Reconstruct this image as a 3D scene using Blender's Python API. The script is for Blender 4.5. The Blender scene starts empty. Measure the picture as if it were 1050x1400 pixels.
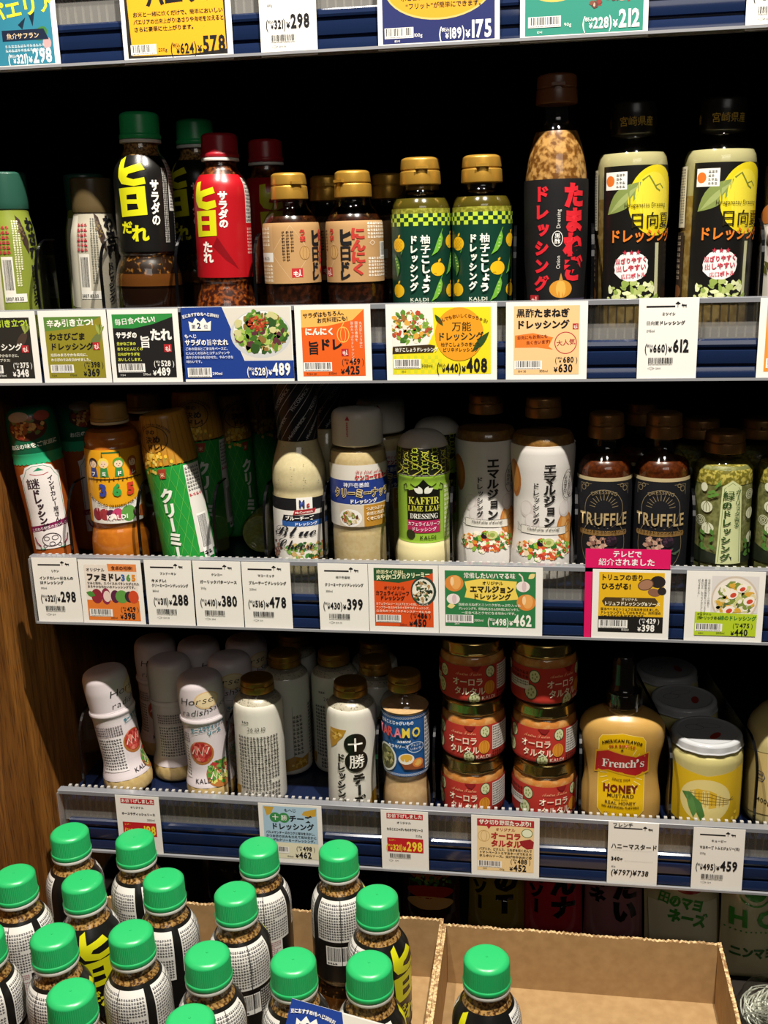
import bpy, bmesh, math, random
from mathutils import Vector, Matrix, Euler

S = bpy.context.scene
COL = S.collection
PI = math.pi

# ------------------------------------------------------------------ camera, light, exposure
cam_d = bpy.data.cameras.new('camera')
cam = bpy.data.objects.new('camera', cam_d)
COL.objects.link(cam)
right = Vector((0.98862898, 0.14787527, -0.02730659))
down = Vector((0.01198198, -0.25847689, -0.96594313))
fwd = Vector((-0.14989722, 0.95463218, -0.25730958))
M4 = Matrix((right, -down, -fwd)).transposed().to_4x4()
M4.translation = Vector((0, -0.95, 1.5))
cam.matrix_world = M4
cam_d.sensor_fit = 'VERTICAL'
cam_d.sensor_height = 24
cam_d.sensor_width = 18
cam_d.lens = 24 * 1415 / 1400
cam_d.clip_start = 0.02
S.camera = cam

w = bpy.data.worlds.new('shop_dimness')
S.world = w
w.use_nodes = True
w.node_tree.nodes['Background'].inputs[0].default_value = (1.0, 0.93, 0.84, 1)
w.node_tree.nodes['Background'].inputs[1].default_value = 0.014


def spot(name, loc, target, power, size, blend=0.35, radius=0.018, col=(1.0, 0.93, 0.83)):
    d = bpy.data.lights.new(name, 'SPOT')
    d.energy = power
    d.spot_size = math.radians(size)
    d.spot_blend = blend
    d.shadow_soft_size = radius
    d.color = col
    o = bpy.data.objects.new(name, d)
    COL.objects.link(o)
    o.location = loc
    o.rotation_euler = (Vector(target) - Vector(loc)).to_track_quat('-Z', 'Y').to_euler()
    return o


spot('ceiling_spotlight', (0.24, -0.60, 2.85), (0.10, -0.04, 1.0), 205, 62)
spot('ceiling_spotlight', (-0.38, -0.60, 2.85), (-0.30, -0.04, 1.0), 110, 60)
# the lit shop aisle behind the photographer
ad = bpy.data.lights.new('aisle_ceiling_light', 'AREA')
ad.shape = 'RECTANGLE'
ad.size = 1.2
ad.size_y = 0.5
ad.energy = 4.6
ad.color = (1.0, 0.94, 0.86)
ao = bpy.data.objects.new('aisle_ceiling_light', ad)
COL.objects.link(ao)
ao.location = (0.5, -2.3, 2.5)
ao.rotation_euler = (Vector((0, 0, 1.1)) - Vector((0.5, -2.3, 2.5))).to_track_quat('-Z', 'Y').to_euler()

S.view_settings.view_transform = 'Standard'
S.view_settings.look = 'None'
S.view_settings.gamma = 1.0
S.view_settings.use_curve_mapping = False
S.view_settings.exposure = 0.06
S.cycles.transparent_max_bounces = 32
S.cycles.max_bounces = 6
S.cycles.caustics_reflective = False
S.cycles.caustics_refractive = False
S.cycles.sample_clamp_indirect = 4.0

# ------------------------------------------------------------------ materials
_MAT = {}


def lin(h):
    h = h.lstrip('#')
    out = []
    for i in (0, 2, 4):
        c = int(h[i:i + 2], 16) / 255
        out.append(c / 12.92 if c <= .04045 else ((c + .055) / 1.055) ** 2.4)
    return (*out, 1)


def mat(h, kind='paper'):
    key = (h, kind)
    if key in _MAT:
        return _MAT[key]
    m = bpy.data.materials.new(kind + '_' + h.strip('#'))
    m.use_nodes = True
    nt = m.node_tree
    b = nt.nodes['Principled BSDF']
    b.inputs['Base Color'].default_value = lin(h)
    I = b.inputs
    if kind == 'paper':
        I['Roughness'].default_value = .62
        I['Specular IOR Level'].default_value = .25
    elif kind == 'film':          # printed shrink film and glossy labels
        I['Roughness'].default_value = .3
        I['Specular IOR Level'].default_value = .5
        n = nt.nodes.new('ShaderNodeTexNoise')
        n.inputs['Scale'].default_value = 60
        bu = nt.nodes.new('ShaderNodeBump')
        bu.inputs['Strength'].default_value = .03
        bu.inputs['Distance'].default_value = .002
        nt.links.new(n.outputs[0], bu.inputs['Height'])
        nt.links.new(bu.outputs[0], I['Normal'])
    elif kind == 'plastic':
        I['Roughness'].default_value = .32
    elif kind == 'gloss':
        I['Roughness'].default_value = .14
        I['Coat Weight'].default_value = .4
        I['Coat Roughness'].default_value = .06
    elif kind == 'metal':
        I['Metallic'].default_value = .6
        I['Roughness'].default_value = .34
    elif kind == 'chrome':
        I['Metallic'].default_value = 1
        I['Roughness'].default_value = .2
    elif kind == 'matte':
        I['Roughness'].default_value = .9
        I['Specular IOR Level'].default_value = .1
    _MAT[key] = m
    return m


def sauce(name, a, b, scale=400, lo=.45, hi=.62, rough=.35):
    key = ('sauce', name)
    if key in _MAT:
        return _MAT[key]
    m = bpy.data.materials.new('sauce_' + name)
    m.use_nodes = True
    nt = m.node_tree
    p = nt.nodes['Principled BSDF']
    p.inputs['Roughness'].default_value = rough
    tc = nt.nodes.new('ShaderNodeTexCoord')
    n = nt.nodes.new('ShaderNodeTexNoise')
    n.inputs['Scale'].default_value = scale
    n.inputs['Detail'].default_value = 2
    nt.links.new(tc.outputs['Object'], n.inputs['Vector'])
    r = nt.nodes.new('ShaderNodeValToRGB')
    r.color_ramp.elements[0].position = lo
    r.color_ramp.elements[1].position = hi
    r.color_ramp.elements[0].color = lin(a)
    r.color_ramp.elements[1].color = lin(b)
    nt.links.new(n.outputs[0], r.inputs[0])
    nt.links.new(r.outputs[0], p.inputs['Base Color'])
    _MAT[key] = m
    return m


def clear(name, tint=(1, 1, 1), gloss=.12, rough=.04, haze=0.0, hazecol=(.6, .6, .6)):
    """thin clear plastic or glass: mostly transmitted light, a fresnel reflection, an optional whitish haze"""
    key = ('clear', name)
    if key in _MAT:
        return _MAT[key]
    m = bpy.data.materials.new(name)
    m.use_nodes = True
    nt = m.node_tree
    nt.nodes.remove(nt.nodes['Principled BSDF'])
    out = nt.nodes['Material Output']
    t = nt.nodes.new('ShaderNodeBsdfTransparent')
    t.inputs[0].default_value = (*tint, 1)
    g = nt.nodes.new('ShaderNodeBsdfGlossy')
    g.inputs['Roughness'].default_value = rough
    f = nt.nodes.new('ShaderNodeLayerWeight')
    f.inputs[0].default_value = .5
    pw = nt.nodes.new('ShaderNodeMath')
    pw.operation = 'POWER'
    pw.inputs[1].default_value = 4
    nt.links.new(f.outputs['Facing'], pw.inputs[0])
    mul = nt.nodes.new('ShaderNodeMath')
    mul.operation = 'MULTIPLY_ADD'
    mul.inputs[1].default_value = .6
    mul.inputs[2].default_value = .03 + gloss * .15
    nt.links.new(pw.outputs[0], mul.inputs[0])
    mx = nt.nodes.new('ShaderNodeMixShader')
    nt.links.new(mul.outputs[0], mx.inputs[0])
    src = t
    if haze:
        d = nt.nodes.new('ShaderNodeBsdfDiffuse')
        d.inputs[0].default_value = (*hazecol, 1)
        m2 = nt.nodes.new('ShaderNodeMixShader')
        m2.inputs[0].default_value = haze
        nt.links.new(t.outputs[0], m2.inputs[1])
        nt.links.new(d.outputs[0], m2.inputs[2])
        src = m2
    nt.links.new(src.outputs[0], mx.inputs[1])
    nt.links.new(g.outputs[0], mx.inputs[2])
    nt.links.new(mx.outputs[0], out.inputs[0])
    _MAT[key] = m
    return m


def wood():
    m = bpy.data.materials.new('brown_wood_grain')
    m.use_nodes = True
    nt = m.node_tree
    p = nt.nodes['Principled BSDF']
    p.inputs['Roughness'].default_value = .5
    tc = nt.nodes.new('ShaderNodeTexCoord')
    mp = nt.nodes.new('ShaderNodeMapping')
    mp.inputs['Scale'].default_value = (1, 9, .7)
    nt.links.new(tc.outputs['Object'], mp.inputs[0])
    n1 = nt.nodes.new('ShaderNodeTexNoise')
    n1.inputs['Scale'].default_value = 5
    n1.inputs['Detail'].default_value = 6
    n1.inputs['Distortion'].default_value = 1.2
    nt.links.new(mp.outputs[0], n1.inputs['Vector'])
    mp2 = nt.nodes.new('ShaderNodeMapping')
    mp2.inputs['Scale'].default_value = (1, 160, 8)
    nt.links.new(tc.outputs['Object'], mp2.inputs[0])
    n2 = nt.nodes.new('ShaderNodeTexNoise')
    n2.inputs['Scale'].default_value = 4
    n2.inputs['Detail'].default_value = 4
    nt.links.new(mp2.outputs[0], n2.inputs['Vector'])
    r1 = nt.nodes.new('ShaderNodeValToRGB')
    e = r1.color_ramp.elements
    e[0].position = .3
    e[0].color = lin('#6a4016')
    e[1].position = .72
    e[1].color = lin('#a56c2c')
    k = e.new(.52)
    k.color = lin('#865420')
    nt.links.new(n1.outputs[0], r1.inputs[0])
    r2 = nt.nodes.new('ShaderNodeValToRGB')
    r2.color_ramp.elements[0].position = .36
    r2.color_ramp.elements[0].color = (.25, .2, .16, 1)
    r2.color_ramp.elements[1].position = .5
    r2.color_ramp.elements[1].color = (1, 1, 1, 1)
    nt.links.new(n2.outputs[0], r2.inputs[0])
    mx = nt.nodes.new('ShaderNodeMixRGB')
    mx.blend_type = 'MULTIPLY'
    mx.inputs[0].default_value = .75
    nt.links.new(r1.outputs[0], mx.inputs[1])
    nt.links.new(r2.outputs[0], mx.inputs[2])
    nt.links.new(mx.outputs[0], p.inputs['Base Color'])
    return m


def cardboard(name='cardboard', a='#a2835a', b='#ae8f64'):
    m = sauce(name, a, b, 90, .35, .7, .85)
    m.node_tree.nodes['Principled BSDF'].inputs['Specular IOR Level'].default_value = .15
    return m


CLEAR = clear('clear_bottle_plastic', (.97, .97, .95), .15, .05)
FENCE = clear('ribbed_clear_acrylic', (.86, .86, .84), .3, .12, .2, (.66, .64, .6))
RIB = clear('acrylic_rib', (.9, .9, .88), .6, .15, .5, (.78, .76, .72))
PLATE = clear('clear_divider_sheet', (.9, .9, .9), .05, .05)
GLASSJAR = clear('jar_glass', (.95, .96, .93), .2, .03)

# ------------------------------------------------------------------ mesh helpers (millimetres in, metres out)


class MB:
    def __init__(s):
        s.V, s.F, s.M = [], [], []

    def add(s, V, F, mi=0, mx=None):
        o = len(s.V)
        for v in V:
            s.V.append(tuple(mx @ Vector(v)) if mx else tuple(v))
        for f in F:
            s.F.append([i + o for i in f])
            s.M.append(mi)

    def box(s, x0, x1, y0, y1, z0, z1, mi=0, mx=None):
        V = [(x, y, z) for z in (z0, z1) for y in (y0, y1) for x in (x0, x1)]
        F = [(0, 2, 3, 1), (4, 5, 7, 6), (0, 1, 5, 4), (2, 6, 7, 3), (0, 4, 6, 2), (1, 3, 7, 5)]
        s.add(V, F, mi, mx)

    def lathe(s, prof, seg=48, mi=0, xs=1, ys=1, rmod=None, mx=None, sq=0):
        V, F = [], []
        n = len(prof)
        for (r, z) in prof:
            for k in range(seg):
                a = 2 * PI * k / seg
                q = r * (rmod(a, z, r) if rmod else 1)
                if sq:
                    c, t = abs(math.cos(a)), abs(math.sin(a))
                    q *= 1 / ((c ** sq + t ** sq) ** (1 / sq))
                V.append((q * math.cos(a) * xs, q * math.sin(a) * ys, z))
        for i in range(n - 1):
            for k in range(seg):
                k2 = (k + 1) % seg
                F.append((i * seg + k, i * seg + k2, (i + 1) * seg + k2, (i + 1) * seg + k))
        if prof[0][0] > .01:
            F.append(tuple(reversed(range(seg))))
        if prof[-1][0] > .01:
            F.append(tuple((n - 1) * seg + k for k in range(seg)))
        s.add(V, F, mi, mx)

    def extrude_x(s, pts, x0, x1, mi=0):
        """closed outline in (y, z) pulled along x"""
        n = len(pts)
        V = [(x0, y, z) for y, z in pts] + [(x1, y, z) for y, z in pts]
        F = [(i, (i + 1) % n, n + (i + 1) % n, n + i) for i in range(n)]
        F += [tuple(reversed(range(n))), tuple(range(n, 2 * n))]
        s.add(V, F, mi)

    def build(s, name, mats, parent=None, smooth=35):
        me = bpy.data.meshes.new(name)
        me.from_pydata([(x * .001, y * .001, z * .001) for x, y, z in s.V], [], s.F)
        if not isinstance(mats, (list, tuple)):
            mats = [mats]
        for m in mats:
            me.materials.append(m)
        if len(mats) > 1:
            me.polygons.foreach_set('material_index', s.M)
        me.update()
        if smooth:
            me.polygons.foreach_set('use_smooth', [True] * len(me.polygons))
            me.set_sharp_from_angle(angle=math.radians(smooth))
        o = bpy.data.objects.new(name, me)
        COL.objects.link(o)
        if parent:
            o.parent = parent
        return o


def fillet(pts, R=3, n=4):
    out = [pts[0]]
    for i in range(1, len(pts) - 1):
        p0, p, p1 = Vector(pts[i - 1]), Vector(pts[i]), Vector(pts[i + 1])
        a, b = p0 - p, p1 - p
        la, lb = a.length, b.length
        if la < 1e-6 or lb < 1e-6:
            continue
        r = min(R, la * .48, lb * .48)
        A, B = p + a / la * r, p + b / lb * r
        for k in range(n + 1):
            t = k / n
            q = A * (1 - t) ** 2 + p * 2 * t * (1 - t) + B * t * t
            out.append((q.x, q.y))
    out.append(pts[-1])
    return out


def tag(o, label, cat, group=None, kind=None):
    if label:
        o['label'] = label
    if cat:
        o['category'] = cat
    if group:
        o['group'] = group
    if kind:
        o['kind'] = kind
    return o


def pose(o, x, y, z, spin=0, lean=0, pitch=0):
    """x, y, z in mm; spin about the own axis; lean to the side (degrees, + to the right); pitch backwards"""
    o.location = (x * .001, y * .001, z * .001)
    R = Matrix.Rotation(math.radians(lean), 3, 'Y') @ Matrix.Rotation(math.radians(-pitch), 3, 'X') @ Matrix.Rotation(math.radians(spin), 3, 'Z')
    o.rotation_euler = R.to_euler()
    return o


def thing(name, label, cat, group=None):
    o = bpy.data.objects.new(name, None)
    o.empty_display_size = .02
    COL.objects.link(o)
    return tag(o, label, cat, group)


def dup(root, label):
    r = root.copy()
    COL.objects.link(r)
    r['label'] = label
    for ch in root.children:
        c = ch.copy()
        COL.objects.link(c)
        c.parent = r
        for g in ch.children:
            d = g.copy()
            COL.objects.link(d)
            d.parent = c
    return r


def shorten(root, zt, H, dH):
    """lowers everything above zt mm so that the thing ends up dH shorter"""
    k = (H - dH - zt) / (H - zt)
    done = set()
    for ch in root.children_recursive:
        me = ch.data
        if me is None or me.name in done:
            continue
        done.add(me.name)
        for v in me.vertices:
            z = v.co.z * 1000
            if z > zt:
                v.co.z = (zt + (z - zt) * k) * .001
    return root


# ------------------------------------------------------------------ printed artwork
_GL = {}


def glyph(ch, wt):
    if 0x4E00 <= ord(ch) <= 0x9FFF:
        wt = 0      # dense characters keep their counters
    elif ord(ch) >= 0x1D400:
        wt = 0
    key = (ch, wt)
    if key in _GL:
        return _GL[key]
    c = bpy.data.curves.new('glyph', 'FONT')
    c.body = ch
    c.size = 1
    c.resolution_u = 2
    c.offset = wt
    o = bpy.data.objects.new('glyph', c)
    COL.objects.link(o)
    dg = bpy.context.evaluated_depsgraph_get()
    me = bpy.data.meshes.new_from_object(o.evaluated_get(dg))
    V = [(v.co.x, v.co.y) for v in me.vertices]
    F = [tuple(p.vertices) for p in me.polygons]
    bpy.data.objects.remove(o)
    bpy.data.curves.remove(c)
    bpy.data.meshes.remove(me)
    x0 = min((v[0] for v in V), default=0)
    if ord(ch) < 0x2E80 and x0 > .05:
        V = [(x - x0 + .05, y) for x, y in V]
    x1 = max((v[0] for v in V), default=.3)
    full = 0x2E80 <= ord(ch) < 0x1D000
    _GL[key] = (V, F, 1.0 if full else (.3 if ch == ' ' else x1 + (.07 if ord(ch) < 0x1D400 else -.02)), full)
    return _GL[key]


SMALL = 'っゃゅょッャュョァィェォぁ'
TURN = 'ー―〜（）()'


class Art:
    DZ = .009

    def __init__(s):
        s.V, s.F, s.M, s.cols, s.lay = [], [], [], [], 0

    def _c(s, col):
        if col not in s.cols:
            s.cols.append(col)
        return s.cols.index(col)

    def raw(s, pts, faces, col, lay=None):
        if lay is None:
            s.lay += 1
            lay = s.lay
        o = len(s.V)
        s.V += [(x, y, lay * s.DZ) for x, y in pts]
        i = s._c(col)
        for f in faces:
            s.F.append([k + o for k in f])
            s.M.append(i)

    def poly(s, pts, col, lay=None):
        s.raw(pts, [tuple(range(len(pts)))], col, lay)

    def rect(s, x, y, w, h, col, lay=None):
        s.poly([(x, y), (x + w, y), (x + w, y + h), (x, y + h)], col, lay)

    def ell(s, cx, cy, rx, ry, col, n=24, rot=0, lay=None):
        c, t = math.cos(math.radians(rot)), math.sin(math.radians(rot))
        s.poly([(cx + rx * math.cos(a) * c - ry * math.sin(a) * t, cy + rx * math.cos(a) * t + ry * math.sin(a) * c)
                for a in [2 * PI * k / n for k in range(n)]], col, lay)

    def stroke(s, pts, w, col, lay=None):
        L, Rr = [], []
        for i, p in enumerate(pts):
            a = Vector(pts[max(0, i - 1)])
            b = Vector(pts[min(len(pts) - 1, i + 1)])
            d = (b - a)
            if d.length < 1e-9:
                d = Vector((1, 0))
            d.normalize()
            n = Vector((-d.y, d.x)) * w / 2
            L.append((p[0] + n.x, p[1] + n.y))
            Rr.append((p[0] - n.x, p[1] - n.y))
        n = len(pts)
        s.raw(L + Rr, [(i, i + 1, n + i + 1, n + i) for i in range(n - 1)], col, lay)

    def ring(s, cx, cy, rx, ry, w, col, n=32):
        s.stroke([(cx + rx * math.cos(2 * PI * k / n), cy + ry * math.sin(2 * PI * k / n)) for k in range(n + 1)], w, col)

    def width(s, t, size, sx=1, wt=0, tr=0):
        return sum(glyph(ch, wt)[2] * size * sx + tr for ch in t)

    def text(s, t, x, y, size, col, al='l', wt=0.0, sx=1.0, rot=0, shear=0, tr=0, arc=None):
        """one line of writing; x, y is the baseline point"""
        W = s.width(t, size, sx, wt, tr)
        u = {'l': 0, 'c': -W / 2, 'r': -W}[al]
        c, q = math.cos(math.radians(rot)), math.sin(math.radians(rot))
        s.lay += 1
        for ch in t:
            V, F, adv, full = glyph(ch, wt)
            P = []
            for gx, gy in V:
                px, py = u + gx * size * sx + gy * size * shear, gy * size
                if arc:
                    a = px / arc
                    px, py = (arc + py) * math.sin(a), (arc + py) * math.cos(a) - arc
                P.append((x + px * c - py * q, y + px * q + py * c))
            s.raw(P, F, col, s.lay)
            if full and wt > .015 and ch > '一':     # dense characters are thickened by a second strike
                for k, (i, j) in enumerate(((1, 0), (0, 1), (1, 1)) if wt > .042 else ((1, 0),)):
                    g = wt * .75 * size
                    s.raw([(px + g * (i * c - j * q), py + g * (i * q + j * c)) for px, py in P], F, col, s.lay + .2 + .2 * k)
            u += adv * size * sx + tr

    def vtext(s, t, x, y, size, col, wt=0.0, pitch=1.02, sx=1.0, slant=0.0):
        """a column of writing; x is its centre line, y its top"""
        s.lay += 1
        for i, ch in enumerate(t):
            V, F, adv, full = glyph(ch, wt)
            cy = y - (i + .5) * size * pitch
            cx = x + slant * (i + .5) * size
            P = []
            for gx, gy in V:
                px, py = gx - (.5 if full else adv / 2), gy - .38
                if ch in TURN:
                    px, py = py, -px
                if ch in SMALL:
                    px, py = px * .95 + .12, py + .12
                P.append((cx + px * size * sx, cy + py * size))
            s.raw(P, F, col, s.lay)
            if full and wt > .015 and ch > '一':
                for k, (i, j) in enumerate(((1, 0), (0, 1), (1, 1)) if wt > .042 else ((1, 0),)):
                    s.raw([(px + wt * .75 * size * i, py + wt * .75 * size * j) for px, py in P], F, col, s.lay + .2 + .2 * k)

    def micro(s, x, y, w, h, rows, col, seed=1, fill=.9, vert=False):
        """small print too fine to read: rows of tiny strokes"""
        rnd = random.Random(seed)
        s.lay += 1
        rh = (w if vert else h) / rows
        pts, fc = [], []

        def q(a, b, c, d):
            o = len(pts)
            if vert:
                pts.extend([(x + b, y + h - a), (x + b, y + h - c), (x + d, y + h - c), (x + d, y + h - a)])
            else:
                pts.extend([(x + a, y + b), (x + c, y + b), (x + c, y + d), (x + a, y + d)])
            fc.append((o, o + 1, o + 2, o + 3))
        L = h if vert else w
        for i in range(rows):
            p, b = 0, i * rh
            end = L * (1 if rnd.random() < fill else rnd.uniform(.4, .95))
            while p < end - rh * .6:
                g = rh * .68
                q(p, b + rh * rnd.uniform(.1, .3), p + g, b + rh * rnd.uniform(.38, .45))
                q(p, b + rh * .55, p + g * rnd.uniform(.6, 1), b + rh * .7)
                k = p + g * rnd.uniform(.2, .6)
                q(k, b + rh * .08, k + g * .22, b + rh * .8)
                p += rh * .84
        s.raw(pts, fc, col, s.lay)

    def bars(s, x, y, w, h, col='#141414', bg='#f4f2ec', seed=3, num=True):
        rnd = random.Random(seed)
        if bg:
            s.rect(x - w * .06, y - h * .32, w * 1.12, h * 1.38, bg)
        s.lay += 1
        p = 0
        while p < w:
            b = rnd.choice([.012, .012, .024, .036]) * w
            s.rect(x + p, y, min(b, w - p), h, col, s.lay)
            p += b + rnd.choice([.012, .018, .03]) * w
        if num:
            s.micro(x, y - h * .27, w, h * .2, 1, col, seed)

    def blobs(s, cx, cy, rx, ry, cols, n, seed, r0=.08, r1=.2, box=None):
        """heaped food in a picture: leaves and pieces of the given colours"""
        rnd = random.Random(seed)
        base = s.lay + 1
        for i in range(n):
            a, d = rnd.uniform(0, 2 * PI), math.sqrt(rnd.random())
            x, y = cx + rx * d * math.cos(a), cy + ry * d * math.sin(a)
            r = rnd.uniform(r0, r1) * min(rx, ry) * 1.3
            m = rnd.randint(6, 9)
            st = rnd.uniform(.45, 1)
            ro = rnd.uniform(0, PI)
            P = []
            for k in range(m):
                t = 2 * PI * k / m
                q = r * rnd.uniform(.7, 1.15)
                ex, ey = q * math.cos(t), q * st * math.sin(t)
                X, Y = x + ex * math.cos(ro) - ey * math.sin(ro), y + ex * math.sin(ro) + ey * math.cos(ro)
                if box:
                    X, Y = min(max(X, box[0]), box[2]), min(max(Y, box[1]), box[3])
                P.append((X, Y))
            s.poly(P, rnd.choice(cols), base + i % 22)
        s.lay = base + 22

    def fit(s, k=1, dy=0, kx=1, about=0):
        s.V = [(x * kx, about + (y - about) * k + dy, q) for x, y, q in s.V]

    def leaf(s, x, y, L, W, rot, col):
        c, q = math.cos(math.radians(rot)), math.sin(math.radians(rot))
        P = [(L * t, W * math.sin(PI * t) * .5) for t in [k / 8 for k in range(9)]] + [(L * t, -W * math.sin(PI * t) * .5) for t in [k / 8 for k in range(7, 0, -1)]]
        s.poly([(x + a * c - b * q, y + a * q + b * c) for a, b in P], col)

    def build(s, name, parent, mapf, kind='paper', off=0.2, step=None, vcuts=()):
        if not s.F:
            return None
        me = bpy.data.meshes.new(name)
        bm = bmesh.new()
        vs = [bm.verts.new(v) for v in s.V]
        for f, m in zip(s.F, s.M):
            try:
                fc = bm.faces.new([vs[i] for i in f])
                fc.material_index = m
            except ValueError:
                pass
        if step:
            us = [v[0] for v in s.V]
            u, hi = math.floor(min(us) / step) * step + step, max(us)
            while u < hi:
                bmesh.ops.bisect_plane(bm, geom=bm.verts[:] + bm.edges[:] + bm.faces[:], plane_co=(u, 0, 0), plane_no=(1, 0, 0), dist=1e-5)
                u += step
            for v in vcuts:
                bmesh.ops.bisect_plane(bm, geom=bm.verts[:] + bm.edges[:] + bm.faces[:], plane_co=(0, v, 0), plane_no=(0, 1, 0), dist=1e-5)
        for v in bm.verts:
            p = mapf(v.co.x, v.co.y, v.co.z + off)
            v.co = (p[0] * .001, p[1] * .001, p[2] * .001)
        bm.to_mesh(me)
        bm.free()
        for c in s.cols:
            me.materials.append(mat(c, kind))
        if step:
            me.polygons.foreach_set('use_smooth', [True] * len(me.polygons))
        o = bpy.data.objects.new(name, me)
        COL.objects.link(o)
        if parent:
            o.parent = parent
        return o


def flat(u, v, w):
    return (u, -w, v)


def wrapper(prof, Rref, xs=1, ys=1, sq=0):
    P = sorted(prof, key=lambda p: p[1])

    def rad(v):
        for (r0, z0), (r1, z1) in zip(P, P[1:]):
            if z0 <= v <= z1:
                return r0 if z1 - z0 < 1e-6 else r0 + (r1 - r0) * (v - z0) / (z1 - z0)
        return P[-1][0] if v > P[-1][1] else P[0][0]

    def f(u, v, w):
        a = u / Rref
        r = rad(v)
        if sq:
            c, t = abs(math.cos(a)), abs(math.sin(a))
            r *= 1 / ((c ** sq + t ** sq) ** (1 / sq))
        r += w
        return (r * math.sin(a) * xs, -r * math.cos(a) * ys, v)
    return f


def vcuts_of(prof, z0, z1):
    out, last = [], -99
    for r, z in sorted(prof, key=lambda p: p[1]):
        if z0 < z < z1 and z - last > 1.2:
            out.append(z)
            last = z
    return out


def print_on(root, prof, Rref, lab, let, kind='film', part='label', **kw):
    """wraps a label and, one level deeper, its lettering round a bottle of that profile"""
    f = wrapper(prof, Rref, **kw)
    vs = [v[1] for v in lab.V]
    vc = vcuts_of(prof, min(vs), max(vs))
    L = lab.build(part, root, f, kind, .25, 3.5, vc)
    if let is not None and let.F:
        vs = [v[1] for v in let.V]
        let.build('lettering', L, f, kind, .45 + lab.lay * Art.DZ, 4.0, vcuts_of(prof, min(vs), max(vs)))
    return L


# ------------------------------------------------------------------ caps
def screw_cap(root, r, z, h, m, ring='#d9d8d0', fine=True, name='cap'):
    mb = MB()
    n = 72 if fine else 32
    pr = fillet([(r * .1, z), (r * 1.04, z), (r * 1.04, z + h * .16), (r * .985, z + h * .2), (r * .97, z + h * .9), (r * .8, z + h), (.01, z + h)], 1.6, 3)
    # more rings on the grip so that the ridges read
    seg = n * 2

    def rm(a, zz, rr):
        if z + h * .2 <= zz <= z + h * .9:
            return 1 + (.018 if int(a / (2 * PI) * seg + .5) % 2 else 0)
        return 1
    mb.lathe(pr, seg, rmod=rm if fine else None)
    if fine:
        mb.lathe([(1.1, z + h), (.9, z + h + .5), (.01, z + h + .6)], 10)
    o = mb.build(name, m, root, 30)
    if ring:
        b = MB()
        b.lathe(fillet([(r * .5, z - 3.4), (r * 1.03, z - 3.4), (r * 1.03, z - .2), (r * .5, z - .2)], .6, 2), 48)
        b.build('cap_ring', mat(ring, 'plastic'), root)
    return o


def flip_cap(root, r, z, h, m, name='cap'):
    mb = MB()
    pr = fillet([(r * .4, z), (r * 1.03, z), (r * 1.0, z + h * .48), (r * .95, z + h * .5), (r * .95, z + h * .54), (r * .985, z + h * .56), (r * .96, z + h * .93), (r * .8, z + h), (.01, z + h)], 1.2, 3)
    mb.lathe(pr, 48)
    # thumb tab at the front and the hinge at the back
    mb.box(-r * .32, r * .32, -r * 1.1, -r * .85, z + h * .56, z + h * .66)
    mb.lathe([(.01, -1), (r * .16, -1), (r * .2, 0), (.01, .2)], 14, mx=Matrix.Translation((0, -r * .985, z + h * .4)) @ Matrix.Rotation(PI / 2, 4, 'X'))
    mb.box(-r * .3, r * .3, r * .9, r * 1.08, z + h * .4, z + h * .62)
    return mb.build(name, m, root, 32)


def shell(root, prof, m, name='bottle_body', seg=48, **kw):
    mb = MB()
    mb.lathe(prof, seg, **kw)
    return mb.build(name, m, root, 40)


def fill(root, prof, ztop, m, inset=.9, name='sauce', zbot=None, **kw):
    """what stands in the bottle up to ztop"""
    P = [(max(r - inset, .01), z) for r, z in prof if z <= ztop and (zbot is None or z >= zbot)]
    rt = None
    for (r0, z0), (r1, z1) in zip(prof, prof[1:]):
        if z0 <= ztop <= z1 and z1 > z0:
            rt = r0 + (r1 - r0) * (ztop - z0) / (z1 - z0) - inset
    if rt:
        P.append((rt, ztop))
    P = [(P[0][0], P[0][1] + .6)] + P[1:]
    mb = MB()
    mb.lathe(P, 48, **kw)
    return mb.build(name, m, root, 40)

# ------------------------------------------------------------------ the setting
def struct(name, mb, m):
    o = mb.build(name, m, None, 0)
    o['kind'] = 'structure'
    return o


b = MB()
b.box(-600, -558, -700, 470, 0, 1362)
struct('wall_left', b, wood())
b = MB()
b.box(-720, -700, -20, 470, 1362, 2300)
struct('wall_side', b, mat('#0d0b0a', 'matte'))
b = MB()
b.box(-700, 440, 440, 470, 0, 2300)
struct('wall_back', b, mat('#0b0c10', 'matte'))
b = MB()
b.box(420, 445, 0, 440, 0, 2300)
struct('wall_right', b, mat('#14110f', 'matte'))
b = MB()
b.box(-2000, 2000, -3000, 470, -30, 0)
struct('floor', b, mat('#8a7a66', 'matte'))

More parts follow.
